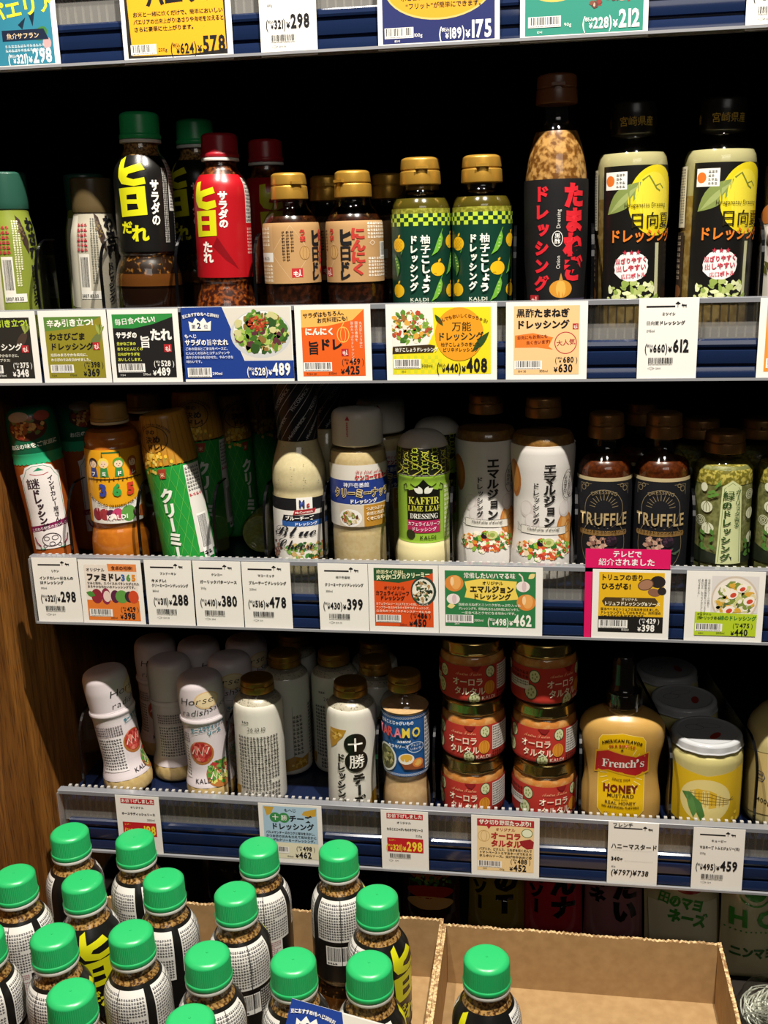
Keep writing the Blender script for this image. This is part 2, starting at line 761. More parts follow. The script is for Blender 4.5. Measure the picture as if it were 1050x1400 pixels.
NAVY = mat('#14213f', 'gloss')
DARK = mat('#10141f', 'matte')
LIP = mat('#8f9094', 'gloss')
ROWS = {0: (1726.5, 1654.5), 1: (1441, 1369), 2: (1193.3, 1121), 3: (926, 853.5)}
SZ = {0: 1692, 1: 1408, 2: 1168, 3: 905}
SHL = {0: 'topmost blue-fronted shelf with an orange tag and a cyan tag', 1: 'blue-fronted shelf under the black and red sesame bottles',
       2: 'blue-fronted shelf under the truffle and emulsion dressings', 3: 'blue-fronted shelf under the red-labelled tartar jars'}
SPEC = 'long store shelves with a clear price rail'
for r in range(4):
    zt, zb = ROWS[r]
    x0, x1 = (-699, 419) if r < 2 else (-518, 419)
    sh = thing('shelf', SHL[r], 'shelf', SPEC)
    pose(sh, 0, 0, 0)
    b = MB()
    b.box(-699 if r < 2 else -518, 419, 13, 438, SZ[r] - 22, SZ[r])
    b.build('shelf_board', mat('#131d38', 'plastic'), sh, 0)
    b = MB()
    P = [(12, 36), (3, 36), (1, 34.5), (0, 31), (.5, 29), (3, 28), (3, 26.5), (0, 25.5), (-.6, 20), (0, 14.5), (2.5, 13.5), (2.5, 12), (.2, 11), (-.8, 7.5), (-1.5, 4), (-1.5, 2.6), (12, 2.6)]
    b.extrude_x([(y, z + zb) for y, z in P], x0 + 8, x1)
    b.build('price_rail', NAVY, sh, 25)
    b = MB()
    b.extrude_x([(y, z + zb) for y, z in [(-6, 0), (-6, 2.4), (-5.2, 2.4), (-5, 1), (12, 1), (12, 0)]], x0, x1)
    b.build('rail_lip', LIP, sh, 25)
    b = MB()
    b.extrude_x([(y, z + zt) for y, z in [(-2.9, -4.5), (-2.9, -.5), (-2.2, 0), (6, 0), (7, -1), (7, -3), (-1.8, -2), (-1.8, -4.5)]], x0, x1)
    b.build('fence_lip', mat('#7f8186', 'gloss'), sh, 25)
    b = MB()
    b.box(x0 + 2, x1, 4.4, 6, zb + 33, zt - 2.5)
    k = x0 + 8
    while k < x1:
        b.box(k, k + 1.5, 6, 8.4, zb + 37, zt - 2.5, 1)
        b.box(k, k + 3, 7, 10.5, zt - 3, zt + (.8 if r == 3 else -.5), 1)
        k += 7.4
    b.build('fence_panel', [FENCE, RIB], sh, 0)
    if r > 1:
        b = MB()
        b.box(x0, x0 + 1.4, -6, 10, zb, zt - 2)
        b.build('end_cap', clear('end_cap_plastic', (.9, .9, .9), .3, .06, .25, (.6, .6, .6)), sh, 0)

# ------------------------------------------------------------------ cardboard boxes on the bottom deck
b = MB()
b.box(-556, 418, -420, 436, 0, 720.5)
dk = b.build('display_plinth', mat('#2a2622', 'matte'), None, 0)
tag(dk, 'dark display plinth under the two cardboard boxes', 'plinth')


def torn_wall(mb, p0, p1, z0, z1, th, seed, mi_side=0, mi_top=1):
    """a corrugated wall between two floor points with a torn, perforated upper edge"""
    rnd = random.Random(seed)
    a, c = Vector(p0), Vector(p1)
    d = c - a
    L = d.length
    d.normalize()
    n = Vector((-d.y, d.x)) * th
    N = max(4, int(L / 2.2))
    low = [0]
    for i in range(N + 1):
        low.append(.85 * low[-1] + rnd.uniform(-.5, .5))
    V, F = [], []
    for i in range(N + 1):
        t = L * i / N
        zz = z1 + low[i] + (.7 if i % 2 else -.5)
        for off in (0, 1):
            q = a + d * t + n * off
            V += [(q.x, q.y, z0), (q.x, q.y, zz + rnd.uniform(-.25, .25))]
    mb_i = len(V)
    S1, T1 = [], []
    for i in range(N):
        o, e = i * 4, i * 4 + 4
        S1 += [(o, e, e + 1, o + 1), (o + 2, o + 3, e + 3, e + 2)]
        T1 += [(o + 1, e + 1, e + 3, o + 3)]
    S1 += [(0, 1, 3, 2), (mb_i - 4, mb_i - 2, mb_i - 1, mb_i - 3)]
    mb.add(V, S1, mi_side)
    mb.add(V, T1, mi_top)


def carton(name, label, x0, x1, yb, yf, seed, skew=0):
    t = thing(name, label, 'box', 'cardboard display boxes of green-capped bottles')
    CB, CT = cardboard(), sauce('torn_edge', '#8f6c44', '#d9bd8c', 300, .4, .6, .9)
    b = MB()
    b.box(x0, x1, yf, yb, 721, 724.5)
    b.build('base', CB, t, 0)
    for nm, p0, p1 in (('back_wall', (x0 + 4, yb - 4), (x1 - 4, yb - 4)), ('side_wall', (x1, yf), (x1, yb)), ('side_wall', (x0, yb), (x0, yf)), ('front_wall', (x1 - 4, yf), (x0 + 4, yf))):
        b = MB()
        torn_wall(b, p0, p1, 721.5, 795 if nm != 'front_wall' else 770, 3.6, seed)
        seed += 1
        b.build(nm, [CB, CT], t, 0)
    return t


carton('cardboard_box', 'open cardboard box crowded with green-capped bottles', -522, -97.2, 0, -400, 5)
carton('cardboard_box', 'open cardboard box with just one green-capped bottle left in it', -96.9, 187, -6, -290, 11)

# ------------------------------------------------------------------ price tags
INK = '#17161a'
WHITE = '#efece4'


class Tag:
    def __init__(s, row, x, w, label, h=69.5, lean=0, dz=0, cat='price tag', group=None, card=WHITE):
        zt, zb = ROWS[row]
        s.w, s.h = w, h
        b = MB()
        b.box(0, w, -.3, 0, 0, h)
        s.o = b.build('price_tag', mat(card, 'paper'), None, 0)
        tag(s.o, label, cat, group or 'price tags on the ' + ('top', 'second', 'third', 'lowest')[row] + ' rail')
        pose(s.o, x, -3.5, zb + 1.6 + dz, 0, lean)
        s.p, s.t, s.f, s.b = Art(), Art(), Art(), Art()
        s.pt = 'printed_panel'

    def end(s):
        s.p.build(s.pt, s.o, flat, 'paper', .4)
        q = .46 + s.p.lay * Art.DZ
        s.t.build('lettering', s.o, flat, 'paper', q)
        s.f.build('price_figures', s.o, flat, 'paper', q)
        s.b.build('barcode', s.o, flat, 'paper', q)


def price_line(f, xr, y, tax, pr, col, cap, sub=True):
    """(税込¥321)¥298 on one line, right-aligned at xr"""
    sz = cap / .7
    wd = f.width(pr, sz, .66, .035)
    f.text(pr, xr, y, sz, col, 'r', .035, .66)
    x = xr - wd - .3
    f.text('¥', x, y, sz * .42, col, 'r', .03, .8)
    x -= sz * .26
    s2 = sz * .62
    f.text(')', x, y, s2 * 1.15, col, 'r', .01, .6)
    x -= s2 * .22
    f.text(tax, x, y, s2, col, 'r', .03, .66)
    x -= f.width(tax, s2, .66, .03) + .2
    f.text('¥', x, y, s2 * .5, col, 'r', .03, .8)
    f.text('税込', x + .2, y + s2 * .48, s2 * .3, col, 'r', .02)
    x -= s2 * .5
    f.text('(', x, y, s2 * 1.15, col, 'r', .01, .6)


def price_two(f, xr, y, tax, pr, col, cap, col2=None):
    """small (税込¥398) above a big ¥369"""
    sz = cap / .7
    f.text(pr, xr - 4, y, sz, col, 'r', .035, .78)
    x = xr - 4 - f.width(pr, sz, .78, .035)
    f.text('¥', x - .2, y, sz * .6, col, 'r', .03, .9)
    c2 = col2 or col
    y2 = y + cap * 1.22
    s2 = sz * .72
    f.text(')', xr, y2, s2, c2, 'r', .0, .8)
    f.text(tax, xr - s2 * .45, y2, s2, c2, 'r', .03, .8)
    x = xr - s2 * .45 - f.width(tax, s2, .8, .03) - .6
    f.text('税込', x, y2 + s2 * .45, s2 * .3, c2, 'r', .02)
    f.text('¥', x - s2 * .1, y2, s2 * .42, c2, 'r', .02)
    f.text('(', x - s2 * .62, y2, s2, c2, 'r', 0, .8)


def tree_and_goat(a, x, y, s, col):
    """little tree and walking goat at the end of the black bar"""
    for dx, dy, r in ((0, 4.2, 1.5), (-1.3, 3.4, 1.1), (1.4, 3.5, 1.1), (.2, 3.1, 1.0)):
        a.ell(x + dx * s, y + dy * s, r * s * .8, r * s * .62, col, 9)
    a.rect(x - .25 * s, y, .5 * s, 3.4 * s, col)
    gx = x + 3.1 * s
    a.poly([(gx, y + 1.4 * s), (gx + .6 * s, y + 3 * s), (gx + 1.2 * s, y + 3.3 * s), (gx + 1.3 * s, y + 2.6 * s), (gx + 4.4 * s, y + 2.3 * s), (gx + 4.9 * s, y + 2.7 * s), (gx + 4.6 * s, y + 1.3 * s), (gx + 1.4 * s, y + 1.1 * s)], col)
    for k in (1.4, 2.1, 3.7, 4.4):
        a.rect(gx + k * s, y - .1 * s, .32 * s, 1.6 * s, col)


def white_tag(row, x, w, label, maker, name, size, tax, pr, pack, seed, dz=0, lean=0, off=0, h=69.5):
    T = Tag(row, x, w, label, lean=lean, dz=dz, h=h)
    T.pt = 'logo_bar'
    H = h
    T.p.rect(6.3, H - 8.3, 24.5, 1.5, INK)
    tree_and_goat(T.p, 33, H - 8.4, .95, INK)
    T.t.text(maker, w / 2, H - 15, 2.9, INK, 'c', .03)
    ln = name if isinstance(name, (list, tuple)) else [name]
    for i, t in enumerate(ln):
        sx = min(1, 38.5 / max(1, T.t.width(t, 3.7, 1, .03)))
        T.t.text(t, 6.5, H - 23 - 5 * i, 3.7, INK, 'l', .03, sx)
    T.t.text(size, 7, H - 29.5 - 4.2 * (len(ln) - 1), 3.1, INK, 'l', .0, .9)
    price_line(T.f, 44.5, H - 47, tax, pr, INK, 10.6)
    T.b.bars(9.5, H - 57, 21, 5, '#141414', None, seed)
    T.b.ring(12, H - 61.3, 3, 1.1, .25, INK, 4)
    T.b.text(pack, 16, H - 62.2, 2.3, INK)
    T.end()
    return T


def seal(a, x, y, s):
    a.rect(x, y, s, s, '#b3262c')
    a.text('も', x + s * .08, y + s * .12, s * .72, '#f4e4dc', 'l', .02)
    a.stroke([(x + s * .72, y + s * .85), (x + s * .74, y + s * .25), (x + s * .9, y + s * .2)], s * .08, '#f4e4dc')


GREENS = ['#3f6b24', '#5d8a2e', '#7ea53a', '#2e5220', '#a9bf5c', '#8a6a35', '#5a2f38', '#c9c58a']
PHOTO = dict(leaf=GREENS, mix=['#5d8a2e', '#e8e2cc', '#d9a441', '#b4452a', '#7ea53a', '#3f6b24', '#f0ead8', '#9a6a33'])

# ---- rail 0
T = Tag(0, -527, 97, 'cyan price tag reading 298 at the top of the wooden panel', dz=-3)
T.p.rect(4, 5, 88, 62, '#2f7f96')
T.p.poly([(60, 38), (68, 44), (64, 34)], '#12283a')
T.p.poly([(71, 46), (77, 48), (74, 36)], '#12283a')
T.p.ell(81, 30, 7, 5, '#3d7a3a', 16, 40)
T.p.ell(86, 22, 4, 5, '#c9a0a0', 14)
T.p.poly([(44, 25), (88, 25), (84, 34), (44, 34)], '#16233a')
T.t.text('混ぜるだけ', 30, 58, 10, '#e9dc3a', 'l', .03, rot=7)
T.t.text('パエリア', 34, 42, 16, '#e9dc3a', 'l', .035, rot=7)
T.t.text('魚介サフラン', 48, 27, 5.2, '#e8c9a0', 'l', .02)
T.t.micro(46, 15.5, 40, 7, 2, '#cfe3ea', 4)
price_line(T.f, 90, 6.4, '321', '298', '#f4f4f0', 11.5)
T.end()

T = Tag(0, -370, 100, 'orange-yellow price tag reading 578 on the topmost rail', dz=-3)
T.p.rect(4, 5, 91, 62, '#221f1c')
T.p.poly([(8, 7), (60, 6), (94, 9), (93, 66), (6, 66)], '#e9a71f')
T.p.poly([(5, 56), (30, 52), (34, 67), (5, 67)], '#a51f27')
T.t.text('パエリア', 24, 47, 17, INK, 'l', .05, rot=3)
T.t.text('お米と一緒に炊くだけで、簡単においしい', 11, 38.5, 4.4, INK, 'l', .03, .98)
T.t.text('パエリアの出来上がり!あさりや海老を加えると', 11, 32.5, 4.4, INK, 'l', .03, .88)
T.t.text('さらに豪華に仕上がります。', 11, 26.5, 4.4, INK, 'l', .03)
T.t.text('200g', 32, 9.5, 4, INK)
price_line(T.f, 94, 7, '624', '578', INK, 13)
T.b.bars(8, 9.5, 21, 6, seed=8)
T.end()
white_tag(0, -245, 50, 'white price tag reading 298 on the topmost rail', 'オリジナル', 'パエリアの素', '160g', '321', '298', '10×1 30', 21, dz=-3)

T = Tag(0, -142, 103, 'navy and gold price tag reading 175 on the topmost rail', dz=-3)
T.p.rect(4, 5, 95, 62, '#20285e')
T.p.ell(52, 48, 46, 26, '#c9b26a', 40)
T.p.ell(52, 48, 44.5, 24.5, '#d79a26', 40)
T.t.text('水と合わせるだけで、揚げ物', 20, 38, 5, INK, 'l', .02, .95)
T.t.text('“フリット”が簡単にできます。', 24, 31.5, 5, INK, 'l', .02, .95)
T.t.text('100g', 31, 9.5, 4, '#efeee8')
T.t.text('80×1', 14, 6, 2.6, '#efeee8')
price_line(T.f, 97, 7, '189', '175', '#f4f4f0', 13)
T.b.bars(7, 11, 22, 6, seed=9)
T.end()

T = Tag(0, -22, 104, 'teal green price tag reading 212 on the topmost rail', dz=-3)
T.p.rect(4, 5, 96, 62, '#2f8573')
T.p.ell(28, 46, 24, 16, '#e8b25a', 30)
T.p.ell(28, 46, 21, 13, '#d98a2a', 30)
T.p.blobs(72, 38, 22, 14, ['#7a4a3a', '#c4a08a', '#5a3a34', '#8a3a34'], 60, 4)
T.t.text('90g', 36, 11, 4, '#efeee8')
T.t.text('10×1', 14, 6.5, 2.8, '#efeee8')
price_line(T.f, 98, 8.4, '228', '212', '#f4f4f0', 13)
T.b.bars(8, 13, 24, 6, seed=10)
T.end()
white_tag(0, 159, 50, 'white price tag cut off at the picture edge on the topmost rail, barcode in view', 'オリジナル', 'フリットの素', '100g', '216', '200', '10×1 30', 22, dz=-3)


# ---- rail 1
def brushy(row, x, label, bg, head, headcol, names, namecol, body, bodycol, tax, pr, pcol, size, band, seed, dz=0):
    T = Tag(row, x, 70, label, dz=dz)
    T.p.rect(5.5, 5, 58, 58.5, bg)
    if band:
        T.p.poly([(5.5, 63.5), (5.5, 50), (30, 52), (50, 57), (63.5, 63.5)], band)
    T.t.text(head, 8, 54, 7.6, headcol, 'l', .045, min(1, 54 / T.t.width(head, 7.6, 1, .045)), rot=2)
    y = 42
    for n in names:
        T.t.text(n, 9, y, 7.4, namecol, 'l', .035, min(1, 46 / T.t.width(n, 7.4, 1, .035)), shear=.08)
        y -= 9.4
    y = 26
    for n in body:
        T.t.text(n, 9, y, 3.3, bodycol, 'l', .025, min(1, 42 / T.t.width(n, 3.3, 1, .025)))
        y -= 4.6
    T.t.text(size, 27, 6.8, 3, pcol, 'l')
    T.t.text('7/2×1', 8, 6.6, 2.4, pcol)
    price_two(T.f, 62, 6.8, tax, pr, pcol, 7)
    T.b.bars(9, 12, 21, 5.6, seed=seed)
    return T


def wasabi_root(a, x, y, dark='#6a7440'):
    a.ell(x, y, 4, 9, dark, 14, -35)
    for k in range(5):
        a.leaf(x + 3 + k * .4, y + 6, 11, 3, 50 + 14 * k, ['#7d8c3a', '#9aa64f', '#59682a'][k % 3])


T = brushy(1, -552, 'black price tag reading 348 under the olive green wasabi bottle', '#2a2722', '辛みが引き立つ!', '#b7cf3d', ['わさび', 'ドレッシング'], '#efece0', ['茎わさびの爽やかな辛さに、', 'そして旨味をプラス!'], '#d8d4c4', '375', '348', '#efece4', '170ml', None, 31)
wasabi_root(T.p, 54, 42, '#4a3a30')
seal(T.t, 53, 30, 7)
T.end()
T = brushy(1, -479, 'olive green price tag reading 369 with white and black brush lettering', '#8d8527', '辛み引き立つ!', '#f4f2e4', ['わさびごま', 'ドレッシング'], INK, ['焙煎のまろやかな風味に、', 'わさびの辛みを効かせました。'], '#f2efdc', '398', '369', INK, '170ml', '#5c8438', 32)
wasabi_root(T.p, 56, 40)
seal(T.t, 53, 32, 7)
T.end()
T = Tag(1, -410, 71, 'black and green price tag reading 489 under the tall black sesame bottle')
T.p.rect(5.5, 5, 60, 60, '#1c1b1b')
T.p.poly([(5.5, 65), (5.5, 52), (26, 51.5), (46, 55.5), (65.5, 62), (65.5, 65)], '#2f8a3e')
T.t.text('毎日食べたい!', 8, 55, 6.6, '#f4f2ea', 'l', .035, .98, rot=4)
T.t.text('サラダの', 8, 43, 6.2, '#f4f2ea', 'l', .05, .85)
T.t.text('旨', 31, 34, 12, '#f4f2ea', 'l', .05, .9)
T.t.text('たれ', 42, 41, 11.5, '#f4f2ea', 'l', .05, .92)
for i, n in enumerate(['豊かなごまの', '香りとにんにくの', '旨味がサラダを', 'おいしくします。']):
    T.t.text(n, 8, 36 - i * 5, 3.4, '#d6dc4a', 'l', .03, .95)
seal(T.t, 55, 29, 7.4)
T.t.text('290ml', 32, 7, 3, '#efece4')
T.t.text('7/2×1', 9, 6.6, 2.4, '#efece4')
price_two(T.f, 64, 7, '528', '489', '#f4f2ea', 7.2)
T.b.bars(9, 12, 24, 6, seed=33)
T.end()


def blue_promo(T, full=True):
    """royal blue promotion print with a crown and a salad photograph"""
    T.p.rect(0, 0, T.w, T.h, '#efece4')
    T.p.rect(0, 2.5, T.w, 17, '#1c3c8c')
    T.p.poly([(0, 19.5), (59, 19.5), (40, T.h), (0, T.h)], '#1c3c8c')
    T.p.poly([(59.5, 20), (T.w - 1, 20), (T.w - 1, T.h - 1), (40.5, T.h - 1)], '#d9d4c8')
    T.p.ell(76, 44, 29, 22, '#c6c8c8', 36)
    T.p.ell(76, 46, 26, 19.5, '#e4e4e0', 36)
    T.p.blobs(76, 46, 24, 18, GREENS, 190, 5, .1, .24, (50, 21, T.w - 2, T.h - 2))
    T.p.blobs(74, 54, 9, 7, ['#a33a22', '#8a2f1c', '#c2552f'], 60, 6, .1, .2)
    cr = [(8, 48), (7, 57), (11, 55), (14, 60), (18, 56), (22, 60), (25, 55), (29, 57), (28, 48)]
    T.p.poly(cr, '#f0eee6')
    T.t.text('第', 9.5, 50.2, 4.2, '#1c2c5c', 'l', .03)
    T.t.text('2', 15, 50, 7.5, '#1c2c5c', 'l', .03)
    T.t.text('位', 21.5, 50.2, 4.2, '#1c2c5c', 'l', .03)
    T.t.text('夏におすすめ!もへじ調味料', 19, 62, 3.6, '#f0eee6', 'c', .04, .8, arc=60)
    T.t.text('もへじ', 2, 41.5, 4, '#f0eee6', 'l', .03)
    T.t.text('サラダの旨辛たれ', 2, 34.8, 6, '#f4f2ea', 'l', .04, .88)
    for i, n in enumerate(['ごめの醤油とごま油をベースに、', 'にんにくの旨みとコチュジャンや', '唐辛子の辛みを効かせた、やみつきな', '味わいです。']):
        T.t.text(n, 2, 30 - i * 4, 3.1, '#dfe4f2', 'l', .02, .93 - .05 * (i == 2))
    T.t.text('290ml', 27, 6.5, 3.6, '#f4f2ea', 'l', .02)
    price_line(T.f, T.w - 2.5, 6, '528', '489', '#f4f2ea', 11)
    T.b.bars(4, 6.5, 21, 6.5, seed=34)


T = Tag(1, -336, 106, 'wide royal blue price tag with a crown and salad photograph', dz=.5)
blue_promo(T)
T.end()
T = Tag(1, -227, 71, 'orange price tag reading 425 under the gold-capped brown bottles', h=70)
T.p.rect(6, 5, 59, 61, '#e2601c')
T.p.poly([(6, 66), (6, 50), (30, 51), (54, 56), (65, 66)], '#efb45a')
T.p.ring(45, 43, 5.5, 7, .7, '#efc05a', 20)
T.p.stroke([(43, 49), (46, 54), (45, 57)], .7, '#efc05a')
T.p.ring(45, 43, 2.4, 6.6, .5, '#efc05a', 16)
T.t.text('サラダはもちろん、', 8, 58.5, 5, INK, 'l', .03, .92, rot=4)
T.t.text('お肉料理にも!', 21, 54, 5, INK, 'l', .03, .92, rot=4)
T.t.text('にんにく', 9, 43.5, 7, '#f4efe2', 'l', .05)
T.t.text('旨', 11, 26, 13, INK, 'l', .05, .85)
T.t.text('ドレ', 22, 30, 11, INK, 'l', .05)
T.t.vtext('丸大豆しょうゆに', 61.5, 55, 3, '#f4e8d4', .0)
T.t.vtext('国産の香味を', 57.5, 55, 3, '#f4e8d4', .0)
T.t.vtext('旨みたっぷりドレッシング', 53.5, 55, 3, '#f4e8d4', .0)
seal(T.t, 43, 23.5, 6.6)
T.t.text('200ml', 30, 6.6, 3, INK)
T.t.text('7/12×1 30', 9, 6.2, 2.6, INK)
price_two(T.f, 64, 6.6, '459', '425', INK, 7.4)
T.b.bars(8, 11.5, 24, 6, seed=35)
T.end()
T = Tag(1, -142, 101, 'bright yellow price tag reading 408 with salad and green chillies')
T.p.rect(5.5, 6, 90, 60, '#e8d81f')
for i in range(14):
    for j in range(5):
        if (i + j) % 2 == 0:
            T.p.rect(6 + i * 3.2, 7 + j * 3.2, 3.2, 3.2, '#cfd12c', 3)
T.p.lay = 4
T.p.poly([(5.5, 66), (43, 66), (44, 44), (38, 32), (5.5, 30)], '#e9e6dc')
T.p.blobs(23, 49, 19, 14, PHOTO['mix'], 150, 7, .08, .2, (5.6, 30, 44, 65.8))
T.p.poly([(5.5, 25), (43, 26), (45, 32), (40, 33), (6, 31.5)], '#3a2c16')
T.p.ell(67, 42, 22, 24, '#e79a1e', 36)
T.p.ell(66, 64, 6, 1.9, '#e79a1e', 12)
T.p.leaf(45, 60, 13, 4, -55, '#2c4a1e')
T.p.leaf(94, 44, 24, 6, -130, '#2c4a1e')
T.t.text('なんでもおいしくなっちゃう!', 70, 57, 3.8, '#6a3a10', 'c', .03, .9, arc=45)
T.t.text('万能', 60, 45.5, 9, '#20301c', 'l', .03)
T.t.text('ドレッシング', 68, 37, 8.2, '#20301c', 'c', .025, .85)
T.t.text('柚子こしょうのきいた', 68, 31.3, 4, '#3a2c16', 'c', .02, .9)
T.t.text('ピリ辛ドレッシング', 68, 26.5, 4, '#3a2c16', 'c', .02, .9)
T.t.text('柚子こしょうドレッシング', 8, 27, 4, '#f2efe2', 'l', .03, .82)
T.t.text('200ml', 32, 12.5, 4, INK)
T.t.text('16×1', 14, 8, 2.6, INK)
price_line(T.f, 93, 8, '440', '408', INK, 12)
T.b.bars(8, 13.5, 22, 6, seed=36)
T.end()
T = Tag(1, -33, 72, 'peach price tag reading 630 under the tall onion dressing bottle')
T.p.rect(7, 5, 58, 61, '#f0c48c')
T.p.poly([(8, 40), (24, 42), (42, 38), (38, 30), (42, 27), (28, 29), (8, 29)], '#e07a2c')
T.p.ring(53, 33, 9.5, 9.5, .8, '#b3303a', 30)
T.t.text('黒酢たまねぎ', 9, 56.5, 8, INK, 'l', .05, .98)
T.t.text('ドレッシング', 9, 46.5, 8, INK, 'l', .05, .98)
T.t.text('お肉にもお魚にも', 10, 36.5, 3.6, '#8a2c1c', 'l', .02, .95, rot=3)
T.t.text('良く合います!', 18, 32, 3.6, '#8a2c1c', 'l', .02, .95, rot=3)
T.t.text('大人気', 45, 30.5, 5.6, '#b3303a', 'l', .03, rot=6)
seal(T.t, 59, 45, 5)
T.t.text('300ml', 30, 7, 3, INK)
T.t.text('15×1 30', 11, 7, 2.6, INK)
price_two(T.f, 64, 7, '680', '630', INK, 7)
T.b.bars(9, 11.5, 22, 5.6, seed=37)
T.end()
white_tag(1, 83, 51, 'white price tag reading 612 under the yellow citrus bottles', 'ミツイシ', '日向夏ドレッシング', '295ml', '660', '612', '24×1', 38, h=71)
T = Tag(1, 185, 71, 'orange-edged price tag beside the white tag reading 612')
T.p.rect(6, 6, 60, 60, '#e8922c')
T.p.rect(14, 24, 50, 38, '#f3d9a4')
T.b.bars(9, 11, 22, 6, seed=39)
price_two(T.f, 62, 8, '645', '598', INK, 7)
T.end()

# ---- rail 2
white_tag(2, -515, 49, 'white price tag reading 298 under the leaning curry dressing', 'リケン', ['インドカレー屋さんの', '謎ドレッシング'], '190ml', '321', '298', '12×1', 41, lean=-.6)
T = Tag(2, -465.5, 67, 'price tag with painted vegetables and coloured 365 figures', dz=-.5, h=69)
T.p.rect(6, 26, 56, 38, '#e9ded2')
T.p.rect(6, 4, 56, 22, '#e0792e')
T.p.poly([(32, 57), (62, 57), (62, 65), (31, 65)], '#e58a4a')
for x, c, rx, ry in ((17, '#8f2a36', 6, 8), (27, '#8a2c46', 5, 9), (37, '#5a2440', 5, 7), (28, '#e7ccc4', 4, 6), (44, '#5f9a46', 7, 7), (52, '#3a2a34', 5, 6), (56.5, '#cf4a26', 5.5, 7)):
    T.p.ell(x, 30, rx, ry, c, 18)
T.p.leaf(6, 34, 10, 6, -20, '#4a8a3a')
T.t.text('オリジナル', 8, 57, 4, INK, 'l', .02)
T.t.text('食卓の相棒!', 35, 59, 4.6, '#5a2410', 'l', .04, .95)
T.t.text('ファミドレ', 8, 47.5, 8.6, '#23201e', 'l', .06, .86)
for i, (d, c) in enumerate(zip('365', ('#2f5fa8', '#4f9a3a', '#e08a1e'))):
    T.t.text(d, 45 + i * 5.6, 47.5, 9, c, 'l', .05, .95)
T.t.text('甘みと酸味、スパイスのバランスがとれた', 8, 43, 3.1, INK, 'l', .02, .95)
T.t.text('まろやかな味わいのドレッシングです。', 8, 39.3, 3.1, INK, 'l', .02, .95)
T.t.text('280ml', 30, 6, 2.8, INK)
price_two(T.f, 61, 6, '429', '398', INK, 6.8)
T.b.bars(9, 10, 22, 5.8, seed=42)
T.end()
white_tag(2, -395, 49.5, 'white price tag reading 288 under the green corn dressing', 'フンドーキン', ['キメドレ!', 'クリーミーコーンドレッシング'], '180ml', '311', '288', '12×1 30', 43)
white_tag(2, -344, 49.5, 'white price tag reading 380 under the bottle lying on its side', 'ケンコー', 'ガーリックバターソース', '205g', '410', '380', '20×1', 44)
white_tag(2, -293.5, 49.5, 'white price tag reading 478 under the blue cheese dressing', 'マコーミック', 'ブルーチーズドレッシング', '230ml', '516', '478', '6×1', 45)
white_tag(2, -216, 49.5, 'white price tag reading 399 under the creamy nuts dressing', '神戸壱番館', 'クリーミーナッツドレッシング', '300ml', '430', '399', '12×1 35', 46)
T = Tag(2, -166, 68.5, 'red-orange price tag reading 450 with dark green heading')
T.p.rect(5.5, 6, 58, 60, '#d9501c')
T.p.poly([(5.5, 66), (5.5, 53), (30, 51), (50, 56), (63.5, 62), (63.5, 66)], '#24522e')
T.p.ell(54, 43, 12.5, 15, '#2f4038', 24)
T.p.ell(53.5, 43, 10.5, 12.5, '#e6e2d2', 24)
T.p.blobs(53, 43, 8.5, 10.5, ['#d8d2b4', '#3a5a2c', '#23301c', '#b08a5a', '#efe9d4'], 80, 8, .1, .24, (42, 28, 63.4, 57))
T.t.text('絶面タイの味!', 8, 60.5, 4.6, '#e8e6b4', 'l', .03, .92)
T.t.text('爽やか!コク旨クリーミー', 8, 53.8, 6, '#eef0c2', 'l', .04, .78, rot=5)
T.t.text('オリジナル', 15, 44.5, 4.2, '#2a1410', 'l', .02)
T.t.text('カフェライムリーフ', 7, 38.8, 5, '#2a1410', 'l', .03, .74)
T.t.text('ドレッシング', 11, 33.8, 5, '#2a1410', 'l', .03, .82)
for i, n in enumerate(['カフェライムリーフ(コブミカンの葉)、ニンニク、', 'ナンプラーを合わせたタイ風サラダドレッシング。', '白身魚のフライやチキンステーキにも◎']):
    T.t.text(n, 7, 28.3 - i * 3.8, 3, '#f7e4cc', 'l', .015, min(1, 54 / T.t.width(n, 3, 1, .015)))
T.t.text('200ml', 30, 7.3, 2.8, INK)
price_two(T.f, 61, 7, '486', '450', INK, 7)
T.b.bars(8, 12, 22, 5.6, seed=47)
T.end()
T = Tag(2, -97, 99.5, 'wide green price tag reading 462 with painted onions and garlic')
T.p.rect(6, 8, 87, 57, '#2f7a45')
T.p.poly([(25, 54), (40, 57), (75, 55), (74, 46), (77, 37), (50, 34), (25, 38), (27, 46)], '#efd25a')
for x, y, r in ((15, 52, 9), (84, 34, 9)):
    T.p.ell(x, y, r, r * .92, '#d9873a', 24)
    T.p.ell(x + 1.5, y + 1, r * .55, r * .8, '#e9a75a', 20)
    T.p.ell(x - 2, y + 2, r * .2, r * .5, '#f4cf9a', 14)
for x, y in ((14, 36), (81, 50)):
    T.p.ell(x, y, 6.4, 5.4, '#efe2dc', 20)
    T.p.ell(x + 1, y, 2.2, 5, '#d9bfc0', 14)
T.p.stroke([(81, 55), (80, 60), (77, 63)], 1.4, '#e6dccb')
T.p.leaf(8, 28, 8, 5, 10, '#e8d48a')
T.p.leaf(86, 58, 8, 5, 40, '#e8d48a')
T.t.text('常備したい!ハマる味', 24, 58, 6.2, '#f2efe0', 'l', .035, .86)
T.t.text('オリジナル', 42, 51.5, 4, '#332a14', 'l', .02)
T.t.text('エマルジョン', 30, 44, 7.4, '#2a2414', 'l', .045, .95)
T.t.text('ドレッシング', 33, 37, 6.4, '#2a2414', 'l', .035, .95)
